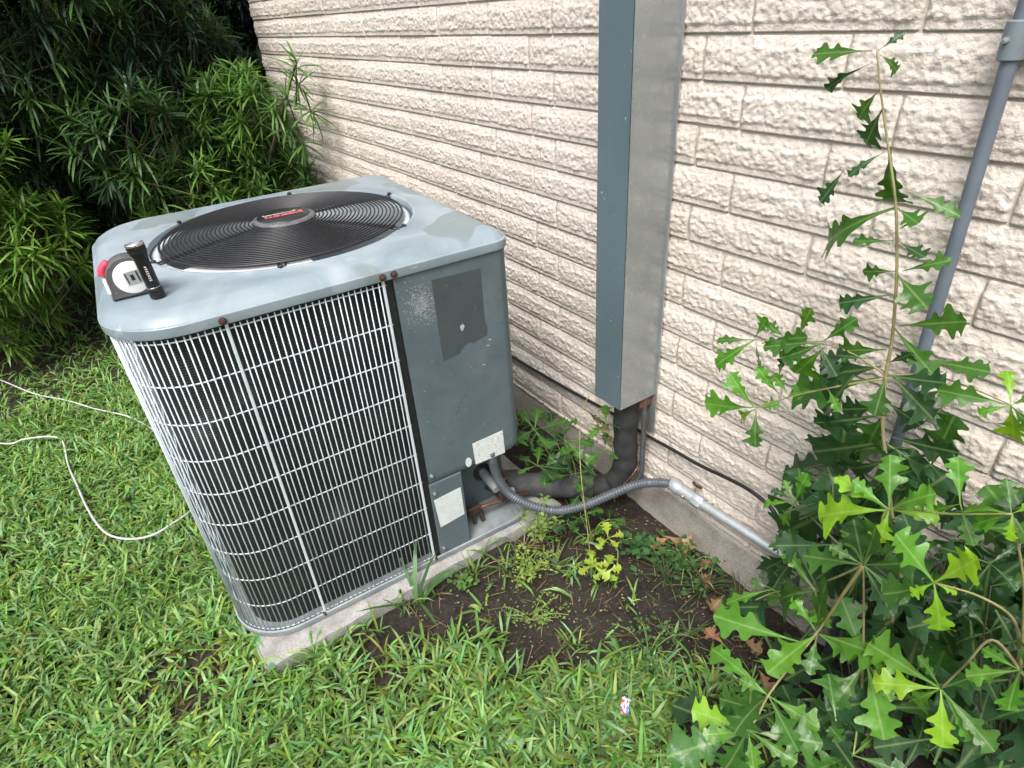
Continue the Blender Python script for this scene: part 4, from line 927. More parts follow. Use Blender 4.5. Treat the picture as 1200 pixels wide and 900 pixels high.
INNER_LEAVES = [(-0.198,0.751,0.114,-0.139,0.65,0.149,0,0.82), (-0.203,0.986,0.399,-0.303,0.956,0.446,0,0.83), (-0.249,0.929,0.527,-0.344,0.919,0.483,0,0.76), (-0.406,1.031,0.182,-0.326,0.991,0.418,1,0.9),
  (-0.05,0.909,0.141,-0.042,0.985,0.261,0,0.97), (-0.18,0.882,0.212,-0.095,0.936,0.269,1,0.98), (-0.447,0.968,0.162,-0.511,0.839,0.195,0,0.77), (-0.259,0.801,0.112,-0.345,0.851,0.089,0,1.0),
  (-0.165,0.987,0.654,-0.104,0.958,0.757,0,0.93), (-0.314,0.911,0.618,-0.306,0.89,0.734,0,0.92), (-0.186,0.974,0.598,-0.115,0.984,0.559,0,0.86), (-0.309,0.952,0.174,-0.228,0.927,0.358,0,0.79),
  (-0.194,1.03,0.341,-0.3,1.011,0.318,0,0.81), (-0.125,0.902,0.507,-0.086,0.919,0.382,0,0.78), (-0.315,1.022,0.675,-0.41,1.013,0.627,1,0.87), (-0.204,0.754,0.269,-0.256,0.804,0.3,1,0.92),
  (-0.03,1.015,0.378,0.045,1.004,0.342,0,0.82), (-0.034,1.011,0.336,-0.054,1.0,0.162,0,0.95), (-0.165,0.839,0.168,-0.271,0.837,0.145,1,0.77), (-0.438,1.035,0.104,-0.535,1.029,0.193,0,0.97),
  (-0.201,0.957,0.467,-0.129,0.931,0.482,0,0.97), (-0.103,0.971,0.515,-0.02,0.991,0.472,0,0.76), (-0.124,1.004,0.578,-0.115,0.966,0.509,1,0.87), (-0.15,0.99,0.736,-0.135,1.008,0.596,0,0.76),
  (-0.138,0.988,0.366,-0.251,1.005,0.384,0,0.8), (-0.424,1.044,0.571,-0.546,1.017,0.466,0,0.99), (-0.207,1.041,0.397,-0.146,1.064,0.433,1,0.79), (-0.327,0.7,0.102,-0.466,0.644,0.08,0,0.97),
  (-0.108,0.749,0.264,-0.069,0.677,0.273,0,0.76), (-0.122,0.986,0.507,-0.094,0.962,0.674,1,0.8), (-0.215,0.738,0.112,-0.1,0.75,0.146,0,0.96), (-0.227,0.974,0.372,-0.277,0.992,0.15,0,0.92),
  (0.027,0.952,0.161,0.098,0.944,0.133,0,0.95), (-0.377,0.894,0.627,-0.349,0.888,0.531,0,0.82), (-0.304,0.996,0.517,-0.32,1.027,0.664,0,0.86), (-0.245,0.853,0.16,-0.222,0.992,0.199,0,0.86),
  (-0.086,1.038,0.298,-0.141,1.018,0.451,1,0.89), (-0.346,0.903,0.49,-0.434,0.869,0.436,0,0.76), (-0.202,0.858,0.079,-0.291,0.853,0.087,0,0.8), (-0.383,0.982,0.544,-0.274,0.964,0.464,0,0.91),
  (-0.296,0.747,0.185,-0.324,0.626,0.191,0,0.87), (-0.296,1.007,0.325,-0.231,1.044,0.432,0,0.78), (-0.121,0.889,0.602,-0.08,0.894,0.651,1,0.93), (-0.303,0.913,0.366,-0.293,0.914,0.514,0,0.84),
  (-0.047,0.989,0.221,-0.022,0.989,0.338,0,0.79), (-0.102,0.886,0.567,-0.055,0.902,0.501,0,0.95), (-0.139,0.958,0.483,-0.201,0.935,0.467,0,0.78), (-0.176,1.014,0.249,-0.084,1.023,0.322,1,0.88),
  (-0.175,0.954,0.227,-0.201,0.987,0.365,0,0.88), (-0.15,0.978,0.557,-0.211,0.961,0.65,0,0.76), (-0.111,1.022,0.329,-0.065,1.061,0.411,0,0.82), (-0.243,1.004,0.701,-0.338,1.036,0.775,0,0.87),
  (-0.217,0.825,0.188,-0.153,0.941,0.201,0,0.98), (-0.199,0.898,0.549,-0.266,0.913,0.624,0,0.81), (-0.049,0.893,0.341,-0.015,0.887,0.439,0,0.81), (-0.023,1.0,0.167,-0.056,0.904,0.122,0,0.83),
  (-0.346,1.007,0.076,-0.255,0.913,0.116,0,0.86), (-0.423,1.01,0.557,-0.461,1.046,0.39,0,0.96), (-0.111,1.02,0.599,-0.194,0.998,0.682,1,0.96), (-0.223,0.876,0.156,-0.267,0.773,0.13,0,0.93),
  (0.027,0.983,0.173,0.061,0.952,0.306,0,0.8), (-0.418,1.027,0.484,-0.296,1.006,0.598,1,0.84), (-0.38,0.836,0.198,-0.525,0.95,0.154,0,0.87), (-0.026,0.883,0.467,-0.043,0.9,0.607,0,0.98),
  (-0.339,0.962,0.471,-0.418,0.968,0.588,0,0.85), (-0.355,1.043,0.476,-0.32,1.013,0.323,0,0.89), (-0.355,1.019,0.528,-0.324,1.015,0.655,0,0.95), (-0.372,0.943,0.281,-0.463,0.922,0.224,1,0.75),
  (-0.104,0.825,0.152,-0.111,0.932,0.198,0,0.85), (-0.143,0.978,0.502,-0.107,0.989,0.62,0,0.8), (-0.227,0.965,0.107,-0.24,1.046,0.208,0,1.0), (-0.041,0.897,0.244,-0.07,0.939,0.341,0,0.8),
  (-0.322,0.958,0.507,-0.3,0.929,0.361,0,0.94), (-0.135,0.932,0.492,-0.193,0.901,0.414,0,0.98), (-0.334,1.004,0.471,-0.384,0.976,0.294,0,0.82), (-0.19,0.752,0.162,-0.248,0.633,0.117,0,0.82),
  (-0.156,0.902,0.256,-0.215,0.762,0.292,0,0.85), (-0.224,1.011,0.208,-0.121,0.973,0.297,1,0.97), (-0.114,0.953,0.44,-0.055,0.983,0.399,0,0.93), (0.031,1.043,0.114,0.05,0.995,0.03,0,0.91),
  (-0.267,0.965,0.686,-0.261,0.958,0.801,1,0.84), (-0.216,0.914,0.351,-0.27,0.884,0.274,0,0.97), (-0.352,1.014,0.375,-0.434,0.984,0.309,0,0.96), (-0.213,0.984,0.474,-0.183,1.013,0.326,1,0.98),
  (-0.088,0.973,0.417,-0.058,0.944,0.559,1,0.76), (-0.119,1.024,0.435,-0.04,0.992,0.503,1,0.9), (-0.188,0.64,0.252,-0.1,0.662,0.289,0,0.93), (-0.337,0.969,0.219,-0.31,0.983,0.438,0,0.78),
  (-0.178,0.929,0.65,-0.104,0.93,0.706,1,0.87), (-0.465,0.923,0.468,-0.368,0.893,0.602,0,1.0), (-0.193,0.965,0.46,-0.239,0.998,0.295,0,0.92), (-0.266,1.031,0.187,-0.182,1.03,0.136,0,0.89),
  (-0.196,1.009,0.441,-0.182,0.978,0.596,0,0.86), (-0.1,0.96,0.486,-0.145,0.984,0.541,0,0.83), (-0.08,0.888,0.511,-0.033,0.898,0.58,0,0.77), (-0.012,0.931,0.261,0.011,0.891,0.164,1,0.77),
  (-0.434,1.036,0.461,-0.437,1.036,0.651,0,0.87), (-0.067,0.988,0.477,-0.122,0.977,0.558,0,0.87), (-0.292,0.685,0.251,-0.372,0.657,0.208,1,0.86), (-0.375,1.041,0.085,-0.409,0.909,0.073,0,0.85),
  (-0.074,0.858,0.208,-0.09,0.907,0.319,0,0.96), (-0.22,0.971,0.549,-0.225,0.952,0.702,0,0.94), (-0.39,1.005,0.2,-0.483,0.981,0.235,0,0.86), (-0.44,0.986,0.416,-0.487,0.983,0.534,0,0.95),
  (-0.308,1.026,0.448,-0.421,1.03,0.497,0,0.8), (-0.161,0.92,0.095,-0.25,0.839,0.084,0,0.97), (-0.121,0.707,0.249,-0.221,0.758,0.228,0,0.87), (-0.213,0.641,0.189,-0.163,0.531,0.18,1,0.83),
  (-0.148,0.997,0.416,-0.244,0.97,0.473,1,0.91), (-0.224,0.957,0.392,-0.247,0.919,0.284,0,0.93), (-0.196,0.946,0.237,-0.111,0.973,0.201,0,0.98), (-0.416,0.891,0.506,-0.341,0.897,0.621,0,0.93),
  (-0.293,1.005,0.149,-0.34,0.837,0.163,0,0.88), (-0.301,0.911,0.621,-0.224,0.94,0.502,1,0.87), (-0.062,0.983,0.259,-0.065,1.0,0.41,0,0.76), (0.021,0.899,0.233,0.08,0.884,0.285,0,0.97),
  (-0.236,0.699,0.194,-0.282,0.786,0.205,0,0.8), (-0.292,0.947,0.364,-0.202,0.968,0.409,0,0.94), (0.0,1.011,0.144,-0.037,0.9,0.095,1,0.93), (-0.376,0.943,0.127,-0.365,1.024,0.198,0,0.84),
  (-0.363,0.928,0.606,-0.284,0.922,0.659,0,0.94), (-0.172,1.017,0.414,-0.134,1.048,0.537,1,0.79), (-0.136,0.959,0.195,-0.153,0.991,0.328,1,0.79), (-0.303,1.016,0.313,-0.262,1.041,0.152,0,0.94),
  (-0.336,0.988,0.641,-0.338,0.974,0.538,0,0.83), (-0.037,0.931,0.337,-0.089,0.932,0.398,0,0.94), (-0.052,0.894,0.45,-0.127,0.874,0.357,0,0.79), (-0.338,0.892,0.363,-0.401,0.877,0.455,0,0.9),
  (-0.355,0.983,0.566,-0.48,1.012,0.353,0,0.92), (-0.356,1.022,0.597,-0.377,1.018,0.423,0,0.9), (-0.127,0.956,0.635,-0.101,0.957,0.738,0,0.96), (-0.225,0.988,0.399,-0.315,0.983,0.431,0,0.77),
  (-0.151,1.035,0.464,-0.088,1.006,0.473,0,0.76), (-0.338,0.796,0.088,-0.261,0.84,0.075,0,0.86), (-0.382,0.929,0.309,-0.474,0.966,0.387,1,0.96), (-0.097,0.872,0.238,-0.148,0.788,0.227,0,0.86),
  (-0.189,0.704,0.205,-0.261,0.705,0.214,1,1.0), (-0.324,0.789,0.125,-0.36,0.659,0.158,1,0.75), (-0.189,0.912,0.607,-0.107,0.913,0.535,0,0.82), (-0.324,0.69,0.139,-0.251,0.603,0.131,0,0.98),
  (-0.162,0.936,0.622,-0.234,0.968,0.619,0,0.8), (-0.235,0.752,0.07,-0.211,0.627,0.084,0,0.76), (-0.093,0.921,0.685,-0.045,0.957,0.662,0,0.95), (-0.414,0.925,0.549,-0.33,0.941,0.549,1,0.96),
  (-0.131,0.918,0.529,-0.051,0.937,0.539,0,0.85), (-0.231,0.886,0.616,-0.198,0.859,0.52,0,0.98), (-0.389,0.981,0.467,-0.265,0.942,0.58,0,0.88), (-0.341,0.916,0.521,-0.313,0.912,0.675,0,0.9),
  (-0.225,0.704,0.159,-0.147,0.718,0.17,0,0.82), (-0.217,1.032,0.598,-0.135,1.049,0.546,1,0.81), (-0.123,0.974,0.47,-0.221,0.984,0.473,1,0.82), (-0.072,0.998,0.476,-0.166,0.983,0.418,1,0.84),
  (-0.084,0.961,0.14,-0.084,0.988,0.331,0,0.83), (-0.078,0.967,0.339,0.019,0.939,0.359,0,0.85), (-0.13,1.025,0.499,-0.094,1.008,0.341,1,0.89), (-0.029,0.948,0.372,0.018,0.962,0.245,0,1.0),
  (-0.188,1.054,0.267,-0.26,1.043,0.032,1,0.82), (-0.029,1.012,0.476,0.038,0.995,0.383,1,0.97), (-0.085,1.014,0.238,-0.184,1.019,0.336,1,1.01), (-0.009,1.032,0.36,-0.077,1.052,0.404,0,0.92),
  (-0.04,1.03,0.189,-0.12,0.952,0.097,1,0.86), (-0.086,0.97,0.198,-0.017,0.956,0.172,0,0.93), (0.026,0.962,0.246,-0.041,0.92,0.166,0,1.0), (-0.104,0.993,0.629,-0.062,1.001,0.743,0,1.0),
  (0.001,0.931,0.121,-0.042,0.984,0.202,0,0.92), (-0.056,1.008,0.247,0.04,0.994,0.322,0,1.05), (-0.122,0.974,0.287,-0.064,0.977,0.387,0,0.97), (0.002,0.998,0.128,0.011,0.858,0.142,0,0.88),
  (-0.081,0.978,0.555,-0.024,0.986,0.407,0,0.83), (-0.116,1.004,0.49,-0.181,1.008,0.522,0,0.83), (-0.185,1.048,0.468,-0.129,1.027,0.374,0,1.02), (-0.173,0.975,0.621,-0.098,0.981,0.687,0,0.8),
  (-0.127,1.046,0.283,-0.094,1.066,0.393,1,1.02), (-0.139,1.052,0.288,-0.058,1.059,0.366,0,0.82), (-0.159,1.055,0.535,-0.071,1.057,0.503,1,0.96), (-0.049,1.02,0.231,-0.129,0.997,0.172,0,0.81),
  (-0.084,1.052,0.37,-0.162,1.067,0.224,0,0.86), (-0.128,0.974,0.329,-0.09,0.987,0.135,1,0.87), (-0.13,1.044,0.585,-0.076,1.015,0.706,0,0.93), (-0.084,0.985,0.601,-0.152,0.976,0.701,0,0.91),
  (0.049,1.0,0.201,0.023,1.017,0.311,0,0.92), (-0.063,1.054,0.475,-0.053,1.066,0.268,1,0.86), (-0.051,0.987,0.275,-0.031,0.951,0.133,0,0.89), (-0.188,1.003,0.442,-0.216,0.993,0.296,0,0.95),
  (0.034,0.949,0.211,0.043,0.93,0.363,1,0.91), (-0.006,1.016,0.1,0.097,0.991,0.115,0,0.83), (-0.069,0.909,0.062,-0.065,0.756,0.083,0,0.92), (-0.064,0.97,0.065,0.021,1.008,0.09,1,0.92),
  (-0.078,0.962,0.657,-0.075,0.97,0.506,0,0.92), (-0.029,1.033,0.43,0.011,1.033,0.55,1,0.95), (-0.102,0.98,0.122,-0.178,1.007,0.223,0,1.01), (-0.019,1.05,0.335,-0.099,1.024,0.47,1,0.85),
  (-0.064,1.01,0.581,-0.131,1.024,0.619,1,0.9), (-0.122,0.999,0.213,-0.048,0.992,0.323,1,0.87), (-0.017,0.929,0.102,-0.079,0.813,0.099,0,1.0), (-0.102,0.957,0.643,-0.14,0.934,0.536,0,1.05),
  (-0.097,0.998,0.395,-0.124,0.997,0.194,0,1.01), (0.041,1.015,0.268,0.122,1.021,0.139,0,0.83), (-0.07,0.96,0.507,-0.082,0.968,0.649,0,0.83), (-0.169,1.046,0.53,-0.223,1.054,0.426,0,0.95),
  (-0.025,1.054,0.3,0.04,1.046,0.162,1,0.92), (-0.212,0.999,0.482,-0.253,1.012,0.279,0,0.96), (-0.077,0.975,0.447,-0.137,0.948,0.552,0,1.05), (-0.076,0.999,0.391,-0.119,1.01,0.246,0,0.99),
  (-0.071,1.044,0.381,0.004,1.057,0.426,0,0.85), (-0.032,1.049,0.34,-0.023,1.051,0.144,0,0.88), (-0.168,1.021,0.517,-0.067,0.998,0.546,0,1.02), (-0.033,1.038,0.422,-0.055,1.017,0.277,0,0.82),
  (0.031,0.961,0.15,0.099,0.99,0.185,0,0.86), (0.021,0.99,0.111,0.085,0.955,0.109,0,1.01)]
LOW_STEMS = [[(-0.177,0.886,0.041),(-0.22,0.873,0.248),(-0.244,0.847,0.419),(-0.263,0.814,0.572)],[(-0.263,0.814,0.572),(-0.285,0.831,0.459),(-0.31,0.847,0.323),(-0.308,0.777,0.296),(-0.301,0.697,0.275),(-0.292,0.657,0.261),(-0.29,0.631,0.248)],[(-0.263,0.814,0.572),(-0.319,0.847,0.459),(-0.397,0.902,0.32),(-0.448,0.924,0.241),(-0.473,0.907,0.206)],[(-0.263,0.814,0.572),(-0.255,0.814,0.64),(-0.255,0.814,0.699),(-0.185,0.803,0.75),(-0.122,0.792,0.804)],[(-0.22,0.873,0.248),(-0.184,0.801,0.234),(-0.162,0.755,0.22)],[(-0.32,0.858,0.538),(-0.397,0.913,0.506),(-0.457,0.946,0.491)]]
RIGHT_STEMS = [[(0.024,1.067,0.16),(-0.015,0.924,0.415),(-0.045,0.858,0.516),(-0.085,0.836,0.56),(-0.098,0.836,0.483),(-0.11,0.836,0.408)],[(-0.045,0.858,0.516),(-0.073,0.836,0.611),(-0.111,0.792,0.66),(-0.16,0.77,0.659)],[(-0.045,0.858,0.516),(-0.08,0.814,0.69),(-0.122,0.792,0.804)]]
# ================================================================== PLANTS
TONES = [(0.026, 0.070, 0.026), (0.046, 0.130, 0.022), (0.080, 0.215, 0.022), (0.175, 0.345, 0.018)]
def oak_leaf_mesh(seed, width=1.0):
    r = random.Random(seed)
    half = [(0.0, 0.012, 0), (0.15, 0.016, 0), (0.28, 0.034, 0), (0.38, 0.062, 0), (0.455, 0.098, 1), (0.505, 0.170, 1), (0.545, 0.218, 1), (0.585, 0.205, 1), (0.605, 0.125, 1), (0.64, 0.102, 0), (0.675, 0.13, 2), (0.715, 0.225, 2), (0.755, 0.285, 2), (0.80, 0.265, 2), (0.82, 0.16, 2), (0.85, 0.125, 0), (0.88, 0.145, 3), (0.912, 0.195, 3), (0.95, 0.185, 3), (0.97, 0.105, 3), (1.0, 0.03, 0)]
    vs = []; fs = []; uv = []
    curl = r.uniform(-0.30, 0.14); fold = r.uniform(0.0, 0.28); twist = r.uniform(-0.9, 0.9); wav = r.uniform(0.014, 0.04); ph = r.uniform(0, 6)
    lob = [[1.0] + [r.uniform(0.62, 1.22) for _ in range(3)] for _ in (0, 1)]; jl = [[lob[q][h[2]] * (1 + r.uniform(-0.05, 0.05)) for h in half] for q in (0, 1)]; sh = [r.uniform(-0.05, 0.05), r.uniform(-0.05, 0.05)]
    for i, (u, w, lo_) in enumerate(half):
        zc = curl * (u - 0.3) ** 2 * 1.6
        tw = twist * (u - 0.4)
        vs.append((u, 0.0, zc)); uv.append((u, 0.0))
        for sgn, q in ((1, 0), (-1, 1)):
            ww = w * jl[q][i] * width
            uu = min(max(u + (sh[q] + 0.035 if 0.4 < u < 0.93 else 0), 0), 1.0)
            for fr in (0.55, 1.0):
                y = ww * fr; z = zc + y * fold + wav * math.sin(u * 17 + ph + q * 2) * fr * min(1, w * 8) + sgn * y * math.sin(tw)
                vs.append((u + (uu - u) * fr, sgn * y, z)); uv.append((u, sgn * y / width))
    n = 5
    for i in range(len(half) - 1):
        a = i * n; c = a + n
        fs += [(a, c, c+1, a+1), (a+1, c+1, c+2, a+2), (a, a+3, c+3, c), (a+3, a+4, c+4, c+3)]
    me = bpy.data.meshes.new('leaf'); me.from_pydata(vs, [], fs); me.update()
    ul = me.uv_layers.new(name='UVMap')
    for lp in me.loops: ul.data[lp.index].uv = uv[lp.vertex_index]
    me.polygons.foreach_set('use_smooth', [True] * len(me.polygons))
    return me
OAK = [oak_leaf_mesh(s) for s in range(14)]
for me in OAK: me.materials.append(M['oak_leaf'])
DRY = [oak_leaf_mesh(70 + s) for s in range(5)]
for me in DRY:
    me.materials.append(M['dry_leaf'])
    for v in me.vertices: v.co.z += 0.5 * (abs(v.co.y)) * 0.8 + 0.12 * math.sin(v.co.x * 6)
rl_ = random.Random(21)
def put_leaf(parent, base, tip, tone, w, meshes=OAK, name='leaf', up=None, jitter=0.35):
    base = Vector(base); tip = Vector(tip); ax = tip - base; L = ax.length; ax.normalize()
    if up is None: up = Vector((rl_.uniform(-jitter, jitter) + 0.15, -0.62 + rl_.uniform(-jitter, jitter), 0.9))
    else: up = Vector(up)
    side = up.cross(ax)
    if side.length < 0.1: side = Vector((0, -1, 0.2)).cross(ax)
    side.normalize(); nz = ax.cross(side)
    o = bpy.data.objects.new(name, rl_.choice(meshes)); COL.objects.link(o)
    po = parent.location if parent else Vector((0, 0, 0))
    mt = Matrix(((ax.x, side.x, nz.x, 0), (ax.y, side.y, nz.y, 0), (ax.z, side.z, nz.z, 0), (0, 0, 0, 1)))
    o.parent = parent
    W_ = L * w * 1.25
    o.matrix_local = Matrix.Translation(base - po) @ mt @ Matrix.Diagonal((L, W_, L * 0.9, 1))
    c = TONES[tone] if isinstance(tone, int) else tone
    k = rl_.uniform(0.82, 1.2); h = rl_.uniform(0.9, 1.12)
    o.color = (c[0] * k * h, c[1] * k, c[2] * k, 1)
    return o
def stem(parent, pts, r0, r1, mat, name='stem', sub=6, sides=7):
    p_ = smooth_path([tuple(Vector(p) - parent.location) for p in pts], sub); n = len(p_)
    b = MB(); b.tube(p_, [r0 + (r1 - r0) * i / (n - 1) for i in range(n)], sides); return b.build(name, mat, parent, smooth=True)

tall = empty('oak_sapling', (-0.205, 0.96, 0.0), 0, 'tall thin oak sapling with lobed leaves rising in front of the brick wall', 'oak sapling')
stem(tall, TALL_STEM[::-1], 0.0040, 0.0011, M['stem_tan'], 'trunk')
for br in (TALL_BRANCH_A, TALL_BRANCH_B, TALL_BRANCH_C): stem(tall, br, 0.0018, 0.0009, M['stem_tan'], 'branch')
for l in TALL_LEAVES: put_leaf(tall, l[:3], l[3:6], int(l[6]), l[7], up=(0.25 + rl_.uniform(-.35, .35), -0.85, 0.5 + rl_.uniform(-.35, .35)))
low = empty('oak_sapling', (-0.177, 0.886, 0.0), 0, 'bushy oak sapling with glossy bright green leaves spreading over the bare soil', 'oak sapling')
for i, s_ in enumerate(LOW_STEMS): stem(low, s_, 0.0034 if i < 2 else 0.0022, 0.0014, M['stem_tan'] if i < 3 else M['stem_green'], 'trunk' if i == 0 else 'branch')
for l in LOW_LEAVES: put_leaf(low, l[:3], l[3:6], int(l[6]), l[7], jitter=0.45)
rgt = empty('oak_sapling', (0.03, 1.0, 0.0), 0, 'oak sapling with drooping leaf clusters close to the wall beyond the bushy one', 'oak sapling')
stem(rgt, [(0.03, 1.0, -0.05)] + RIGHT_STEMS[0], 0.0036, 0.0014, M['stem_tan'], 'trunk')
for s_ in RIGHT_STEMS[1:]: stem(rgt, s_, 0.0026, 0.0012, M['stem_tan'], 'branch')
for l in RIGHT_LEAVES: put_leaf(rgt, l[:3], l[3:6], int(l[6]), l[7], jitter=0.45)
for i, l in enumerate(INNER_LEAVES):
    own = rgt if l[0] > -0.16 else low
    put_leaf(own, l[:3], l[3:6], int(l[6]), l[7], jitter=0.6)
    if i % 6 == 0:
        bx = Vector(l[:3]); root = Vector(own.location); mid = bx.lerp(root, 0.5) + Vector((rl_.uniform(-.03, .03), rl_.uniform(-.03, .03), 0.04))
        stem(own, [root + Vector((rl_.uniform(-.02, .02), rl_.uniform(-.02, .02), 0.0)), mid, bx], 0.0026, 0.001, M['stem_dark'], 'branch', 4, 5)

def seedling(name, label, root, tops, tone, leafl, nl, seed, mat=None, w=0.85, group=None, spread=0.5):
    """small oak seedling: stems from the root to each top, leaves in a whorl at the top and a few below"""
    r = random.Random(seed); e = empty(name, root, 0, label, 'seedling', group)
    for tp in tops:
        tp = Vector(tp); rt_ = Vector(root)
        stem(e, [rt_ + Vector((0, 0, -0.01)), rt_.lerp(tp, 0.5) + Vector((r.uniform(-.02, .02), r.uniform(-.02, .02), 0.02)), tp], 0.0022, 0.0011, mat or M['stem_green'], 'stem', 5, 6)
        for k in range(nl):
            a = 2.4 * k + r.uniform(-.3, .3); el = r.uniform(-0.2, spread); L = leafl * r.uniform(0.7, 1.15)
            bs = tp if k < nl * 0.7 else rt_.lerp(tp, r.uniform(0.5, 0.95))
            d = Vector((math.cos(a) * math.cos(el), math.sin(a) * math.cos(el), math.sin(el)))
            put_leaf(e, bs, bs + d * L, tone if not isinstance(tone, list) else r.choice(tone), w, up=(r.uniform(-.3, .3), r.uniform(-.3, .3), 1))
    return e
seedling('oak_seedling', 'leafy oak seedling growing in the dark gap between the unit and the wall', (-1.12, 0.93, 0.03), [(-1.115, 0.78, 0.25), (-1.19, 0.83, 0.31), (-1.06, 0.86, 0.21), (-1.14, 0.90, 0.27), (-1.24, 0.93, 0.24)], [0, 1, 1], 0.090, 6, 3)
seedling('oak_seedling', 'pale yellow-green oak seedling on bare soil beside the conduit', (-0.845, 0.835, 0.0), [(-0.885, 0.845, 0.105), (-0.87, 0.775, 0.06), (-0.845, 0.80, 0.04)], (0.27, 0.36, 0.045), 0.052, 5, 6, w=1.0)
seedling('oak_seedling', 'dark green oak seedling under the looping flexible conduit', (-0.98, 0.87, 0.0), [(-0.985, 0.83, 0.12), (-0.94, 0.90, 0.10), (-1.01, 0.80, 0.09), (-1.03, 0.87, 0.15)], [0, 1], 0.065, 5, 9)
seedling('oak_seedling', 'small bright oak seedling leaning against the line cover', (-1.055, 1.03, 0.02), [(-1.05, 0.98, 0.25), (-1.06, 0.99, 0.33)], [1, 1, 2], 0.07, 4, 12)
# dry hanging stem with withered leaves near the line cover
dv = empty('dry_vine', (-0.90, 0.80, 0.0), 0, 'thin pale dead stem leaning across the flexible conduit', 'dead stem')
stem(dv, [(-0.90, 0.80, -0.01), (-0.93, 0.81, 0.11), (-1.02, 0.86, 0.27), (-1.11, 0.94, 0.36), (-1.12, 0.98, 0.40)], 0.0018, 0.0012, M['stem_tan'])
stem(dv, [(-1.06, 0.89, 0.31), (-1.09, 0.95, 0.30), (-1.10, 1.0, 0.36)], 0.0012, 0.0008, M['stem_tan'])
for (bs, tp) in (((-1.11, .95, .37), (-1.08, .99, .32)), ((-1.10, 0.98, .36), (-1.06, 1.0, .30)), ((-1.09, .93, .34), (-1.03, .98, .33)), ((-1.08, .95, .30), (-1.02, 1.0, .28))):
    put_leaf(dv, bs, tp, (0.10, 0.10, 0.045), 0.4, DRY)

# ---- weeds: small round leaflets on thin stems, one mesh of leaflets per plant
def colored_mesh(name, V, F, C, mat, parent=None, smooth=False):
    """V (n,3) array, F list/array of polygons (uniform size), C (n,3)"""
    me = bpy.data.meshes.new(name); V = np.asarray(V, np.float32)
    me.vertices.add(len(V)); me.vertices.foreach_set('co', V.ravel())
    tot = sum(len(f.ravel()) for f in F); me.loops.add(tot)
    me.loops.foreach_set('vertex_index', np.concatenate([f.ravel() for f in F]).astype(np.int32))
    starts = []; counts = []; s = 0
    for f in F:
        n, k = f.shape; starts.append(s + np.arange(n) * k); counts.append(np.full(n, k)); s += n * k
    starts = np.concatenate(starts); me.polygons.add(len(starts))
    me.polygons.foreach_set('loop_start', starts.astype(np.int32))
    me.update(calc_edges=True); me.validate()
    at = me.color_attributes.new('Col', 'FLOAT_COLOR', 'POINT')
    cc = np.ones((len(V), 4), np.float32); cc[:, :3] = C; at.data.foreach_set('color', cc.ravel())
    if smooth: me.polygons.foreach_set('use_smooth', np.ones(len(me.polygons), bool))
    return link(name, me, mat, parent)
def weed(label, cx, cy, rad, n, size, tone, seed, hgt=0.05, flat=0.5):
    r = np.random.default_rng(seed); e = empty('ground_weed', (cx, cy, 0), 0, label, 'weed')
    ns = max(5, n // 14); V = []; Cc = []
    b = MB()
    for s_ in range(ns):
        a = r.uniform(0, 6.28); L = rad * r.uniform(0.4, 1.0); h = hgt * r.uniform(0.3, 1.0)
        p0 = Vector((0, 0, 0)); p1 = Vector((math.cos(a) * L * 0.5, math.sin(a) * L * 0.5, h)); p2 = Vector((math.cos(a) * L, math.sin(a) * L, h * r.uniform(0.3, 1.1) + 0.006))
        pp_ = smooth_path([p0, p1, p2], 4); b.tube(pp_, 0.0009, 4, False)
        m_ = n // ns
        for k in range(m_):
            t = r.uniform(0.25, 1.0); p = pp_[min(int(t * (len(pp_) - 1)), len(pp_) - 1)]
            c0 = np.array([p.x, p.y, p.z]) + r.normal(0, size * 0.7, 3) * np.array([1, 1, 0.4]); c0[2] = max(c0[2], 0.004)
            an = r.uniform(0, 6.28); d = np.array([math.cos(an), math.sin(an), r.uniform(-.3, flat)]); d /= np.linalg.norm(d)
            sd = np.array([-math.sin(an), math.cos(an), r.uniform(-.3, .3)]); sz = size * r.uniform(0.5, 1.15)
            V += [c0, c0 + d * sz * 0.45 + sd * sz * 0.33, c0 + d * sz, c0 + d * sz * 0.45 - sd * sz * 0.33]
            col = np.array(tone) * r.uniform(0.7, 1.3); Cc += [col] * 4
    b.build('stem', M['stem_green'], e)
    V = np.array(V); F = np.arange(len(V)).reshape(-1, 4)
    tag(colored_mesh('leaflets', V, [F], np.array(Cc), M['weed'], e), kind='stuff')
    e.location.z = ground_z(cx, cy) - 0.004
    return e
weed('clump of tiny pale green weed leaflets at the edge of the concrete slab', -1.055, 0.735, 0.085, 210, 0.016, (0.19, 0.29, 0.075), 1, 0.13)
weed('pale yellowish creeping weed with tiny leaves on the bare soil', -0.985, 0.645, 0.095, 190, 0.014, (0.23, 0.33, 0.07), 2, 0.07)
weed('sparse creeping weed spread flat over the bare soil', -0.87, 0.565, 0.11, 150, 0.012, (0.16, 0.26, 0.06), 3, 0.03)
weed('low round-leaved weed by the foot of the concrete slab', -1.055, 0.47, 0.045, 60, 0.017, (0.10, 0.21, 0.05), 4, 0.04)
weed('dark green small-leaved weeds between soil and oak leaves', -0.62, 0.74, 0.12, 240, 0.015, (0.07, 0.15, 0.045), 5, 0.07)
weed('dark leafy weed tangle against the concrete footing', -0.74, 1.0, 0.10, 150, 0.022, (0.055, 0.125, 0.035), 6, 0.08)
weed('broad-leaved green weed under the coupling by the footing', -0.855, 0.955, 0.07, 50, 0.036, (0.05, 0.13, 0.04), 7, 0.07)
weed('small-leaved weed among the grass near the torn wrapper', -0.47, 0.60, 0.07, 130, 0.012, (0.12, 0.22, 0.05), 8, 0.05)
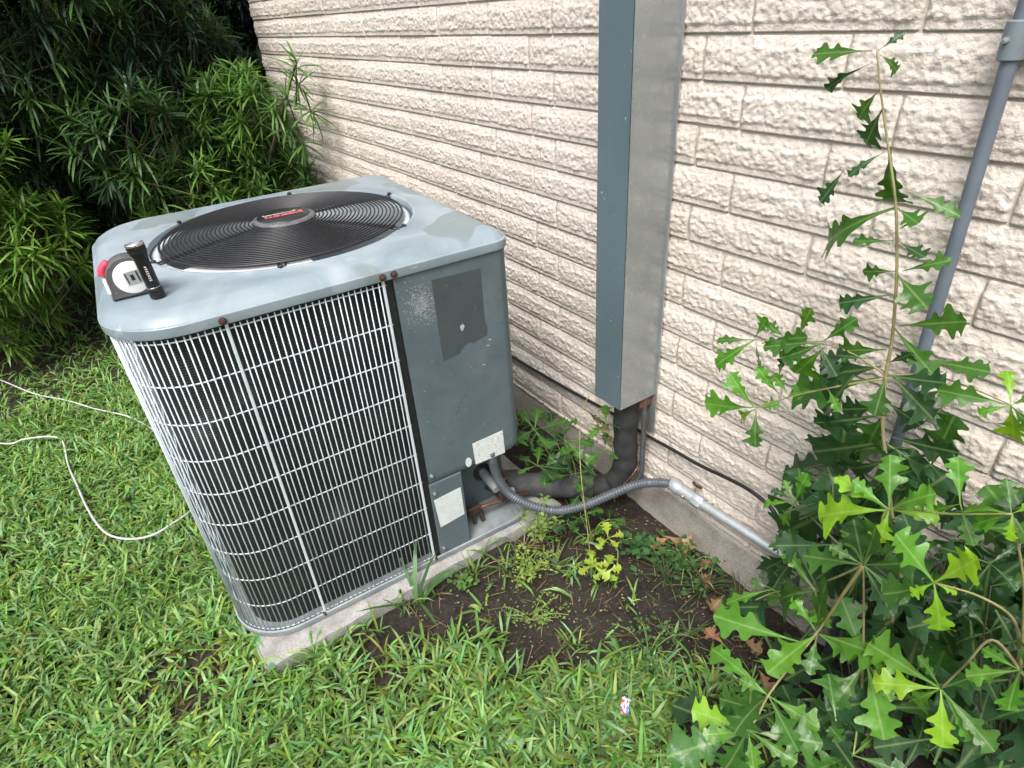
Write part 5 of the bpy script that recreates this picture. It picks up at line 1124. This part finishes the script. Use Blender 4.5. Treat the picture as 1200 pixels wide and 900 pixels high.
weed('ragged weed patch between the wrapper and the bare soil', -0.58, 0.60, 0.10, 170, 0.013, (0.08, 0.17, 0.045), 9, 0.05)
# ---- dry fallen leaves, one by one
dl = [(-0.800, 1.035, .02, 0.095), (-0.775, 1.055, .035, 0.075), (-0.835, 1.01, .012, 0.07), (-0.70, 1.03, .012, 0.07), (-0.60, 0.965, .012, 0.075), (-0.66, 1.0, .012, 0.06), (-0.565, 0.93, .012, 0.075), (-0.535, 0.88, .012, 0.06), (-0.48, 0.93, .015, 0.07), (-1.06, 1.05, .02, 0.07), (-1.16, 0.98, .02, 0.08), (-0.40, 0.88, .012, 0.06), (-0.52, 0.97, .015, .06)]
spots = ['curled up against the footing under the coupling', 'leaning on another dry leaf at the footing', 'flat on the soil below the coupling', 'under the rigid zinc pipe', 'in the weeds below the pipe end', 'half hidden by weeds at the footing', 'under the left edge of the oak leaves', 'beneath the oak sapling branch tip', 'between the oak stems and the footing', 'below the line cover', 'in the dark gap behind the unit', 'under the bushy oak sapling', 'beside the oak roots near the footing']
for (x, y, z, L), sp_ in zip(dl, spots):
    a = rl_.uniform(0, 6.28); d = Vector((math.cos(a), math.sin(a), rl_.uniform(-.1, .3))).normalized() * L
    o = put_leaf(None, (x - d.x / 2, y - d.y / 2, z + 0.008), (x + d.x / 2, y + d.y / 2, z + 0.012 + d.z * 0.3), rl_.choice([(0.22, 0.115, 0.06), (0.17, 0.08, 0.042), (0.30, 0.18, 0.10)]), 1.0, DRY, 'dry_leaf', up=(rl_.uniform(-.4, .4), rl_.uniform(-.4, .4), 1))
    tag(o, 'dry brown oak leaf ' + sp_, 'dry leaf')
# ---- torn wrapper
b = MB(); vs = []; fs = []
for j in range(6):
    for i in range(5):
        u, v = i / 4 - 0.5, j / 5 - 0.5
        vs.append((u * 0.020 + 0.002 * math.sin(j * 2.1), v * 0.040, 0.006 * math.sin(i * 1.9 + j) + 0.003 * math.cos(j * 2.7)))
for j in range(5):
    for i in range(4): fs.append((j*5+i, j*5+i+1, (j+1)*5+i+1, (j+1)*5+i))
n0 = len(vs); vs += [(x, y, z - 0.0008) for x, y, z in vs]; fs += [tuple(n0 + k for k in f[::-1]) for f in fs]
b.add(vs, fs); wr = b.build('candy_wrapper', M['wrapper'], None, smooth=True); wr.location = (-0.532, 0.573, 0.052); wr.rotation_euler = (RAD(8), RAD(-6), RAD(38)); wr.scale = (0.9, 0.9, 0.9)
tag(wr, 'torn red, white and blue wrapper caught in the grass', 'wrapper')

# ------------------------------------------------------------------ blades and strap leaves, vectorised
def blades(P, az, pitch, curl, L, W, col, tipw=0.0, mid=0.85, roll=None, ts=(0.0, 0.38, 0.74, 1.0), ws=(0.75, 1.0, 0.78)):
    """each blade: three cross-sections and a tip; returns V, [quads, tris], C"""
    n = len(L); seg = np.diff(ts)
    pos = P.copy(); pts = [pos]; ang = pitch.copy()
    for s in seg:
        a = ang; step = (L * s)[:, None] * np.stack([np.cos(a) * np.cos(az), np.cos(a) * np.sin(az), np.sin(a)], 1)
        pos = pos + step; pts.append(pos); ang = ang - curl
    sd = np.stack([-np.sin(az), np.cos(az), np.zeros(n)], 1)
    if roll is not None: sd = sd * np.cos(roll)[:, None] + np.array([[0, 0, 1.0]]) * np.sin(roll)[:, None]
    V = np.zeros((n, 7, 3)); C = np.zeros((n, 7, 3))
    for i in range(3):
        V[:, 2*i] = pts[i] + sd * (W * ws[i] / 2)[:, None]; V[:, 2*i+1] = pts[i] - sd * (W * ws[i] / 2)[:, None]
    V[:, 6] = pts[3]
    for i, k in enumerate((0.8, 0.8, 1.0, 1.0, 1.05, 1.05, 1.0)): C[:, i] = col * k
    b = (np.arange(n) * 7)[:, None]
    Q = np.concatenate([b + np.array([[0, 1, 3, 2]]), b + np.array([[2, 3, 5, 4]])]); T = b + np.array([[4, 5, 6]])
    return V.reshape(-1, 3), Q, T, C.reshape(-1, 3)

def grass_noise(x, y, f, z): return np.array([noise.noise(Vector((a * f, c * f, z))) for a, c in zip(x, y)])
def lawn():
    r = np.random.default_rng(5); XS = []; YS = []
    for (x0, x1, y0, y1, n) in ((-3.0, 0.35, -1.1, 1.08, 40000), (-5.6, -3.0, -2.2, 1.0, 11000), (-5.6, 2.5, -3.6, -1.1, 12000), (0.35, 2.5, -1.1, 1.05, 9000)):
        XS.append(r.uniform(x0, x1, n)); YS.append(r.uniform(y0, y1, n))
    x = np.concatenate(XS); y = np.concatenate(YS)
    keep = ~((x > -2.04) & (x < -1.105) & (y > -0.058) & (y < 0.87))
    sm = soil_mask(x + 0.05 * grass_noise(x, y, 6, 2), y + 0.05 * grass_noise(x, y, 6, 9))
    keep &= r.uniform(0, 1, len(x)) > sm * 0.96
    keep &= ~((y > 0.84) & (x > -2.1) & (r.uniform(0, 1, len(x)) < 0.9))        # sparse by the wall
    far = np.clip((-x - 3.0) / 0.9, 0, 1) * (y > -1.2); keep &= r.uniform(0, 1, len(x)) > far * 0.65   # thin under the shrubs
    keep &= ~((x > -0.45) & (x < 0.40) & (y > 0.62) & (r.uniform(0, 1, len(x)) < 0.75))
    bare = grass_noise(x, y, 2.3, 33); keep &= ~((bare > 0.42) & (r.uniform(0, 1, len(x)) < 0.6))
    bare = bare + 0.5 * np.exp(-((x + 2.50) ** 2 + (y + 0.70) ** 2) / 0.02) + 0.4 * np.exp(-((x + 2.30) ** 2 + (y + 0.16) ** 2) / 0.012)
    x = x[keep]; y = y[keep]; bare = bare[keep]; m_ = len(x)
    k = 3; X = np.repeat(x, k) + r.normal(0, 0.004, m_ * k); Y = np.repeat(y, k) + r.normal(0, 0.004, m_ * k); B = np.repeat(bare, k)
    Z = np.array([ground_z(a, c) for a, c in zip(X, Y)]); n = len(X)
    lean = np.repeat(r.uniform(0, 2 * np.pi, m_), k)
    az = lean + r.normal(0, 0.75, n)
    lush = grass_noise(X, Y, 1.1, 50)
    pitch = r.uniform(0.25, 1.15, n); curl = r.uniform(0.1, 0.75, n)
    L = r.gamma(9, 0.0062, n) * (1.0 + 0.25 * lush); L = np.clip(L, 0.022, 0.115); W = r.uniform(0.0042, 0.0086, n)
    base = np.array([0.160, 0.295, 0.064]); c = base * r.uniform(0.62, 1.35, n)[:, None]
    c[:, 0] *= r.uniform(0.75, 1.35, n); c[:, 2] *= r.uniform(0.6, 1.9, n)
    c *= (1 + 0.22 * grass_noise(X, Y, 3.0, 80))[:, None]
    dead = r.uniform(0, 1, n) < (0.055 + 0.30 * np.clip(B - 0.28, 0, 1) / 0.3)
    c[dead] = np.array([0.20, 0.135, 0.062]) * r.uniform(0.5, 1.25, dead.sum())[:, None]; pitch[dead] *= 0.35; L[dead] *= 0.9; W[dead] *= 0.7
    yel = r.uniform(0, 1, n) < 0.06; c[yel] = np.array([0.20, 0.23, 0.055]) * r.uniform(0.7, 1.2, yel.sum())[:, None]
    P = np.stack([X, Y, Z - 0.003 + r.uniform(0, 0.016, n)], 1)
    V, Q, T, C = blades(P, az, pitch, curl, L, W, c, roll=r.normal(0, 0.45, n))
    ok = V[:, 1] < 1.075   # nothing pokes through the wall
    V[:, 1] = np.minimum(V[:, 1], 1.075)
    # blades that would enter the slab are pushed out in front of it
    ins = (V[:, 0] > -2.03) & (V[:, 0] < -1.108) & (V[:, 1] > -0.05) & (V[:, 2] < 0.055)
    V[ins & (V[:, 0] > -1.25), 0] = -1.104
    o = colored_mesh('grass', V, [Q, T], C, M['grass'])
    tag(o, 'bright green broad-bladed lawn grass around the concrete slab', 'grass', kind='stuff')
lawn()

def tuft(label, cx, cy, n, L0, W0, col, seed, pit=(0.5, 1.3)):
    r = np.random.default_rng(seed); P = np.zeros((n, 3)); P[:, :2] = r.normal(0, 0.006, (n, 2))
    az = r.uniform(0, 6.28, n)
    V, Q, T, C = blades(P, az, r.uniform(pit[0], pit[1], n), r.uniform(0.1, 0.5, n), r.uniform(0.6, 1.1, n) * L0, np.full(n, W0) * r.uniform(0.7, 1.1, n), np.array(col) * r.uniform(0.7, 1.3, n)[:, None])
    o = colored_mesh('grass_tuft', V, [Q, T], C, M['grass']); o.location = (cx, cy, ground_z(cx, cy) - 0.006)
    return tag(o, label, 'grass tuft')
tuft('broad-bladed grass tuft leaning on the slab edge in front of the grille', -1.085, 0.345, 8, 0.19, 0.012, (0.075, 0.16, 0.055), 1)
tuft('grass tuft at the slab edge below the lower panel', -1.07, 0.52, 10, 0.09, 0.006, (0.14, 0.20, 0.06), 2)
tuft('straggling grass tuft on the bare soil by the slab', -1.03, 0.60, 12, 0.09, 0.006, (0.11, 0.19, 0.05), 3, (0.2, 1.0))
tuft('thin dark grass tuft growing along the concrete footing', -0.66, 0.99, 34, 0.12, 0.004, (0.07, 0.105, 0.04), 4, (0.3, 1.2))
tuft('wispy brown-green grass tuft below the rigid pipe', -0.575, 1.03, 30, 0.12, 0.0035, (0.10, 0.10, 0.045), 5, (0.4, 1.3))
tuft('dark thin grass tuft below the coupling', -0.755, 0.945, 26, 0.11, 0.004, (0.065, 0.11, 0.04), 6, (0.2, 1.0))
tuft('light grass tuft isolated in the bare soil', -0.76, 0.60, 7, 0.07, 0.006, (0.14, 0.21, 0.05), 7)
tuft('spreading grass tuft between the creeping weeds', -0.96, 0.72, 12, 0.11, 0.006, (0.12, 0.18, 0.06), 8, (0.1, 0.8))
tuft('low grass tuft under the oak branch tip', -0.60, 0.86, 16, 0.08, 0.004, (0.08, 0.12, 0.04), 9, (0.1, 0.9))
tuft('pale dry grass tuft at the slab corner by the weeds', -1.06, 0.69, 14, 0.09, 0.004, (0.24, 0.19, 0.10), 10, (0.1, 0.9))

# fallen bits on the soil
def litter():
    r = np.random.default_rng(9); n = 1700
    x = r.uniform(-1.12, -0.42, n); y = r.uniform(0.3, 1.07, n); k = soil_mask(x, y) > 0.3; x = x[k]; y = y[k]; n = len(x)
    z = np.array([ground_z(a, c) for a, c in zip(x, y)]) + r.uniform(-0.004, 0.010, n); az = r.uniform(0, 6.28, n)
    tw = r.uniform(0, 1, n) < 0.35
    L = np.where(tw, r.uniform(0.015, 0.06, n), r.uniform(0.003, 0.009, n)); W = np.where(tw, 0.0014, L * 0.6)
    pal = np.array([(0.30, 0.32, 0.14), (0.22, 0.13, 0.07), (0.36, 0.30, 0.20), (0.13, 0.08, 0.05), (0.14, 0.22, 0.06)]); c = pal[r.integers(0, 5, n)] * r.uniform(0.6, 1.1, n)[:, None]
    V, Q, T, C = blades(np.stack([x, y, z], 1), az, r.normal(0.05, 0.12, n), np.zeros(n), L, W, c)
    tag(colored_mesh('soil_litter', V, [Q, T], C, M['weed']), 'tiny fallen leaflets and twigs scattered on the bare soil', 'litter', kind='stuff')
litter()

# ------------------------------------------------------------------ strap-leaved evergreen shrubs
def whorls(pts, axes, nl, L0, W0, cols, r, spread=(0.62, 1.45), run=0.05):
    k = len(pts); n = k * nl; idx = np.repeat(np.arange(k), nl); j = np.tile(np.arange(nl), k)
    ax = axes / np.linalg.norm(axes, axis=1)[:, None]
    ref = np.tile(np.array([[0.31, 0.77, 0.55]]), (k, 1)); u = np.cross(ax, ref); u /= np.linalg.norm(u, axis=1)[:, None]; v = np.cross(ax, u)
    a = j * 2.39996 + r.uniform(-.2, .2, n); t = j / max(nl - 1, 1)
    sp_ = spread[1] - (spread[1] - spread[0]) * t + r.normal(0, 0.08, n)
    A = ax[idx]; D = A * np.cos(sp_)[:, None] + (u[idx] * np.cos(a)[:, None] + v[idx] * np.sin(a)[:, None]) * np.sin(sp_)[:, None]
    P = pts[idx] + A * ((t - 1) * run)[:, None]
    az = np.arctan2(D[:, 1], D[:, 0]); pit = np.arcsin(np.clip(D[:, 2], -1, 1))
    L = L0 * r.uniform(0.7, 1.15, n) * (1.0 - 0.35 * t); W = W0 * r.uniform(0.8, 1.2, n)
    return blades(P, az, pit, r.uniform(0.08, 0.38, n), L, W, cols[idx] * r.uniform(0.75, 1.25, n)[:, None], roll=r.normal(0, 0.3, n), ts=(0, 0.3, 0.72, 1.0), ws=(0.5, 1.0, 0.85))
def shrub(name, label, root, lobes, L0, W0, nl, seed, pal, trunks, cat='shrub', extra=None, group=None):
    r = np.random.default_rng(seed); e = empty(name, root, 0, label, cat, group); R0 = np.array(root)
    PT = []; AX = []; CO = []
    for (c, rd, n, bright) in lobes:
        d = r.normal(0, 1, (n, 3)); d /= np.linalg.norm(d, axis=1)[:, None]; rr = r.uniform(0.35, 1.0, n) ** 0.45
        lump = 1 + 0.16 * np.sin(d[:, 0] * 7 + seed) * np.cos(d[:, 1] * 6 + d[:, 2] * 5)
        p = np.array(c) + d * np.array(rd) * (rr * lump)[:, None]
        p[:, 2] = np.maximum(p[:, 2], 0.08)
        p[:, 1] = np.where(p[:, 0] > -4.15, np.minimum(p[:, 1], 1.02), p[:, 1])
        PT.append(p); AX.append(d * 0.75 + np.array([0, 0, 0.65]) + r.normal(0, 0.25, (n, 3)))
        base = np.array(pal[0]) + (np.array(pal[1]) - np.array(pal[0])) * np.clip(r.beta(1.1, 2.2, n) + bright, 0, 1)[:, None]
        CO.append(base)
    if extra is not None:
        p = np.array([q[0] for q in extra]); PT.append(p); AX.append(np.array([q[1] for q in extra])); CO.append(np.array([q[2] for q in extra]))
    PT = np.concatenate(PT); AX = np.concatenate(AX); CO = np.concatenate(CO)
    V, Q, T, C = whorls(PT - R0, AX, nl, L0, W0, CO, r)
    V[:, 1] = np.where(V[:, 0] + R0[0] > -4.12, np.minimum(V[:, 1], 1.078 - R0[1]), V[:, 1])
    tag(colored_mesh('foliage', V, [Q, T], C, M['podo'], e), kind='stuff')
    b = MB()
    for i in range(len(PT)):
        a = AX[i] / np.linalg.norm(AX[i]); q = PT[i] - R0; k = r.uniform(0.12, 0.3)
        b.tube([q - a * k - np.array([0, 0, 0.04]), q - a * k * 0.5 - np.array([0, 0, 0.012]), q], [0.004, 0.003, 0.002], 4, False)
    tag(b.build('twigs', M['stem_dark'], e), kind='stuff')
    for tr, r0, r1 in trunks:
        stem(e, tr, r0, r1, M['bark'], 'trunk', 6, 8)
    return e
DK = (0.014, 0.036, 0.020); MD = (0.066, 0.150, 0.036); LT = (0.16, 0.29, 0.045)
r_ = random.Random(4)
# lighter shrub low at the lawn edge
shrub('evergreen_shrub', 'light green strap-leaved shrub low at the lawn edge', (-3.75, -0.75, 0.0),
      [((-3.70, -0.62, 0.52), (0.42, 0.40, 0.42), 120, 0.35), ((-3.85, -1.15, 0.75), (0.5, 0.5, 0.6), 120, 0.3), ((-3.55, -0.33, 0.62), (0.30, 0.28, 0.28), 60, 0.3), ((-3.5, -0.55, 0.95), (0.3, 0.35, 0.3), 60, 0.25)],
      0.145, 0.0100, 20, 2, (MD, LT), [([(-3.75, -0.75, -0.05), (-3.7, -0.7, 0.4), (-3.62, -0.6, 0.8)], 0.018, 0.006), ([(-3.78, -0.8, -0.05), (-3.9, -1.1, 0.5), (-3.9, -1.2, 1.0)], 0.018, 0.006)])
# big dark one
shrub('evergreen_shrub', 'large dark strap-leaved evergreen shrub filling the corner beyond the unit', (-4.6, -0.1, 0.0),
      [((-4.1, -0.25, 1.45), (0.75, 0.75, 0.75), 420, -0.12), ((-4.3, -0.9, 1.7), (0.8, 0.7, 0.9), 300, -0.12), ((-4.2, 0.45, 1.15), (0.6, 0.5, 0.75), 320, -0.15), ((-4.5, 0.2, 2.2), (0.9, 1.0, 0.7), 340, -0.2), ((-4.55, 0.0, 0.55), (0.55, 0.8, 0.45), 320, -0.25), ((-3.75, -0.1, 1.62), (0.35, 0.55, 0.35), 70, 0.05), ((-3.6, 0.25, 0.95), (0.3, 0.35, 0.3), 50, 0.05)],
      0.175, 0.0110, 20, 3, (DK, (0.110, 0.225, 0.055)), [([(-4.6, -0.1, -0.05), (-4.55, -0.1, 0.9), (-4.5, -0.2, 2.0)], 0.05, 0.015), ([(-4.62, 0.0, -0.05), (-4.5, 0.3, 0.8), (-4.4, 0.5, 1.6)], 0.04, 0.012), ([(-4.65, -0.2, -0.05), (-4.6, -0.7, 0.9), (-4.5, -1.0, 1.9)], 0.04, 0.012)])
# one against the wall, with an arm reaching along the bricks
arm = []
for (p, a, k) in (((-3.10, 0.97, 1.22), (0.5, 0.05, 0.7), 0.5), ((-3.16, 0.98, 1.12), (0.7, 0.0, 0.3), 0.4), ((-3.05, 0.98, 1.00), (0.8, 0.0, -0.1), 0.4), ((-3.25, 0.93, 1.08), (0.4, -0.2, 0.6), 0.35), ((-3.30, 0.86, 1.02), (0.5, -0.5, 0.5), 0.5), ((-3.38, 0.80, 1.12), (0.2, -0.3, 0.8), 0.55), ((-3.42, 0.72, 0.98), (0.4, -0.5, 0.5), 0.6), ((-3.30, 0.92, 0.92), (0.6, -0.2, 0.0), 0.2), ((-3.22, 0.95, 0.84), (0.6, -0.1, -0.2), 0.15)):
    arm.append((p, a, tuple(np.array(MD) + (np.array(LT) - np.array(MD)) * k * 0.5)))
shrub('evergreen_shrub', 'mid-green strap-leaved shrub with an arm of leaves reaching along the brick wall', (-3.85, 0.7, 0.0),
      [((-3.80, 0.62, 0.62), (0.42, 0.36, 0.42), 150, 0.12), ((-3.72, 0.78, 0.95), (0.32, 0.28, 0.25), 80, 0.1), ((-3.55, 0.42, 0.62), (0.25, 0.25, 0.28), 60, 0.35), ((-3.6, 0.9, 0.55), (0.28, 0.2, 0.25), 55, -0.1)],
      0.155, 0.0105, 20, 5, ((0.046, 0.108, 0.032), (0.130, 0.250, 0.045)), [([(-3.85, 0.7, -0.05), (-3.8, 0.65, 0.4), (-3.7, 0.7, 0.9)], 0.02, 0.006), ([(-3.85, 0.72, -0.05), (-3.6, 0.8, 0.6), (-3.3, 0.9, 0.98), (-3.1, 0.96, 1.2)], 0.014, 0.004), ([(-3.66, 0.42, 0.1), (-3.58, 0.42, 0.6), (-3.55, 0.42, 0.92)], 0.009, 0.004)], extra=arm)
# dark trees behind
shrub('evergreen_tree', 'dark tree crown with a leaning trunk behind the end of the brick wall', (-5.9, 1.9, 0.0),
      [((-5.9, 1.9, 1.9), (0.9, 1.2, 1.2), 560, -0.2), ((-5.6, 1.3, 0.9), (0.6, 0.7, 0.7), 320, -0.2), ((-6.2, 0.6, 2.4), (0.9, 1.2, 1.1), 500, -0.25)],
      0.19, 0.026, 20, 7, (DK, (0.035, 0.065, 0.028)), [([(-5.9, 1.9, -0.05), (-5.5, 1.6, 0.7), (-5.1, 1.15, 1.25), (-4.9, 0.9, 1.7)], 0.07, 0.035), ([(-5.9, 1.9, 0.0), (-5.9, 1.8, 1.0), (-6.0, 1.5, 2.4)], 0.08, 0.03)], cat='tree')
shrub('evergreen_tree', 'dark dense tree closing the view behind the large evergreen shrub', (-6.8, -1.6, 0.0),
      [((-6.7, -1.5, 1.8), (0.8, 1.5, 1.7), 640, -0.2), ((-6.6, 0.2, 1.2), (0.7, 1.4, 1.3), 560, -0.2), ((-6.3, -3.0, 1.6), (0.8, 1.2, 1.6), 260, -0.1), ((-6.7, -1.2, 3.4), (0.9, 1.8, 0.9), 260, -0.2)],
      0.20, 0.030, 20, 8, (DK, (0.03, 0.06, 0.026)), [([(-6.8, -1.6, -0.05), (-6.8, -1.6, 1.5), (-6.7, -1.4, 3.2)], 0.1, 0.03), ([(-6.8, -1.6, 0.4), (-6.7, -0.8, 1.2), (-6.6, 0.0, 2.0)], 0.06, 0.02)], cat='tree')
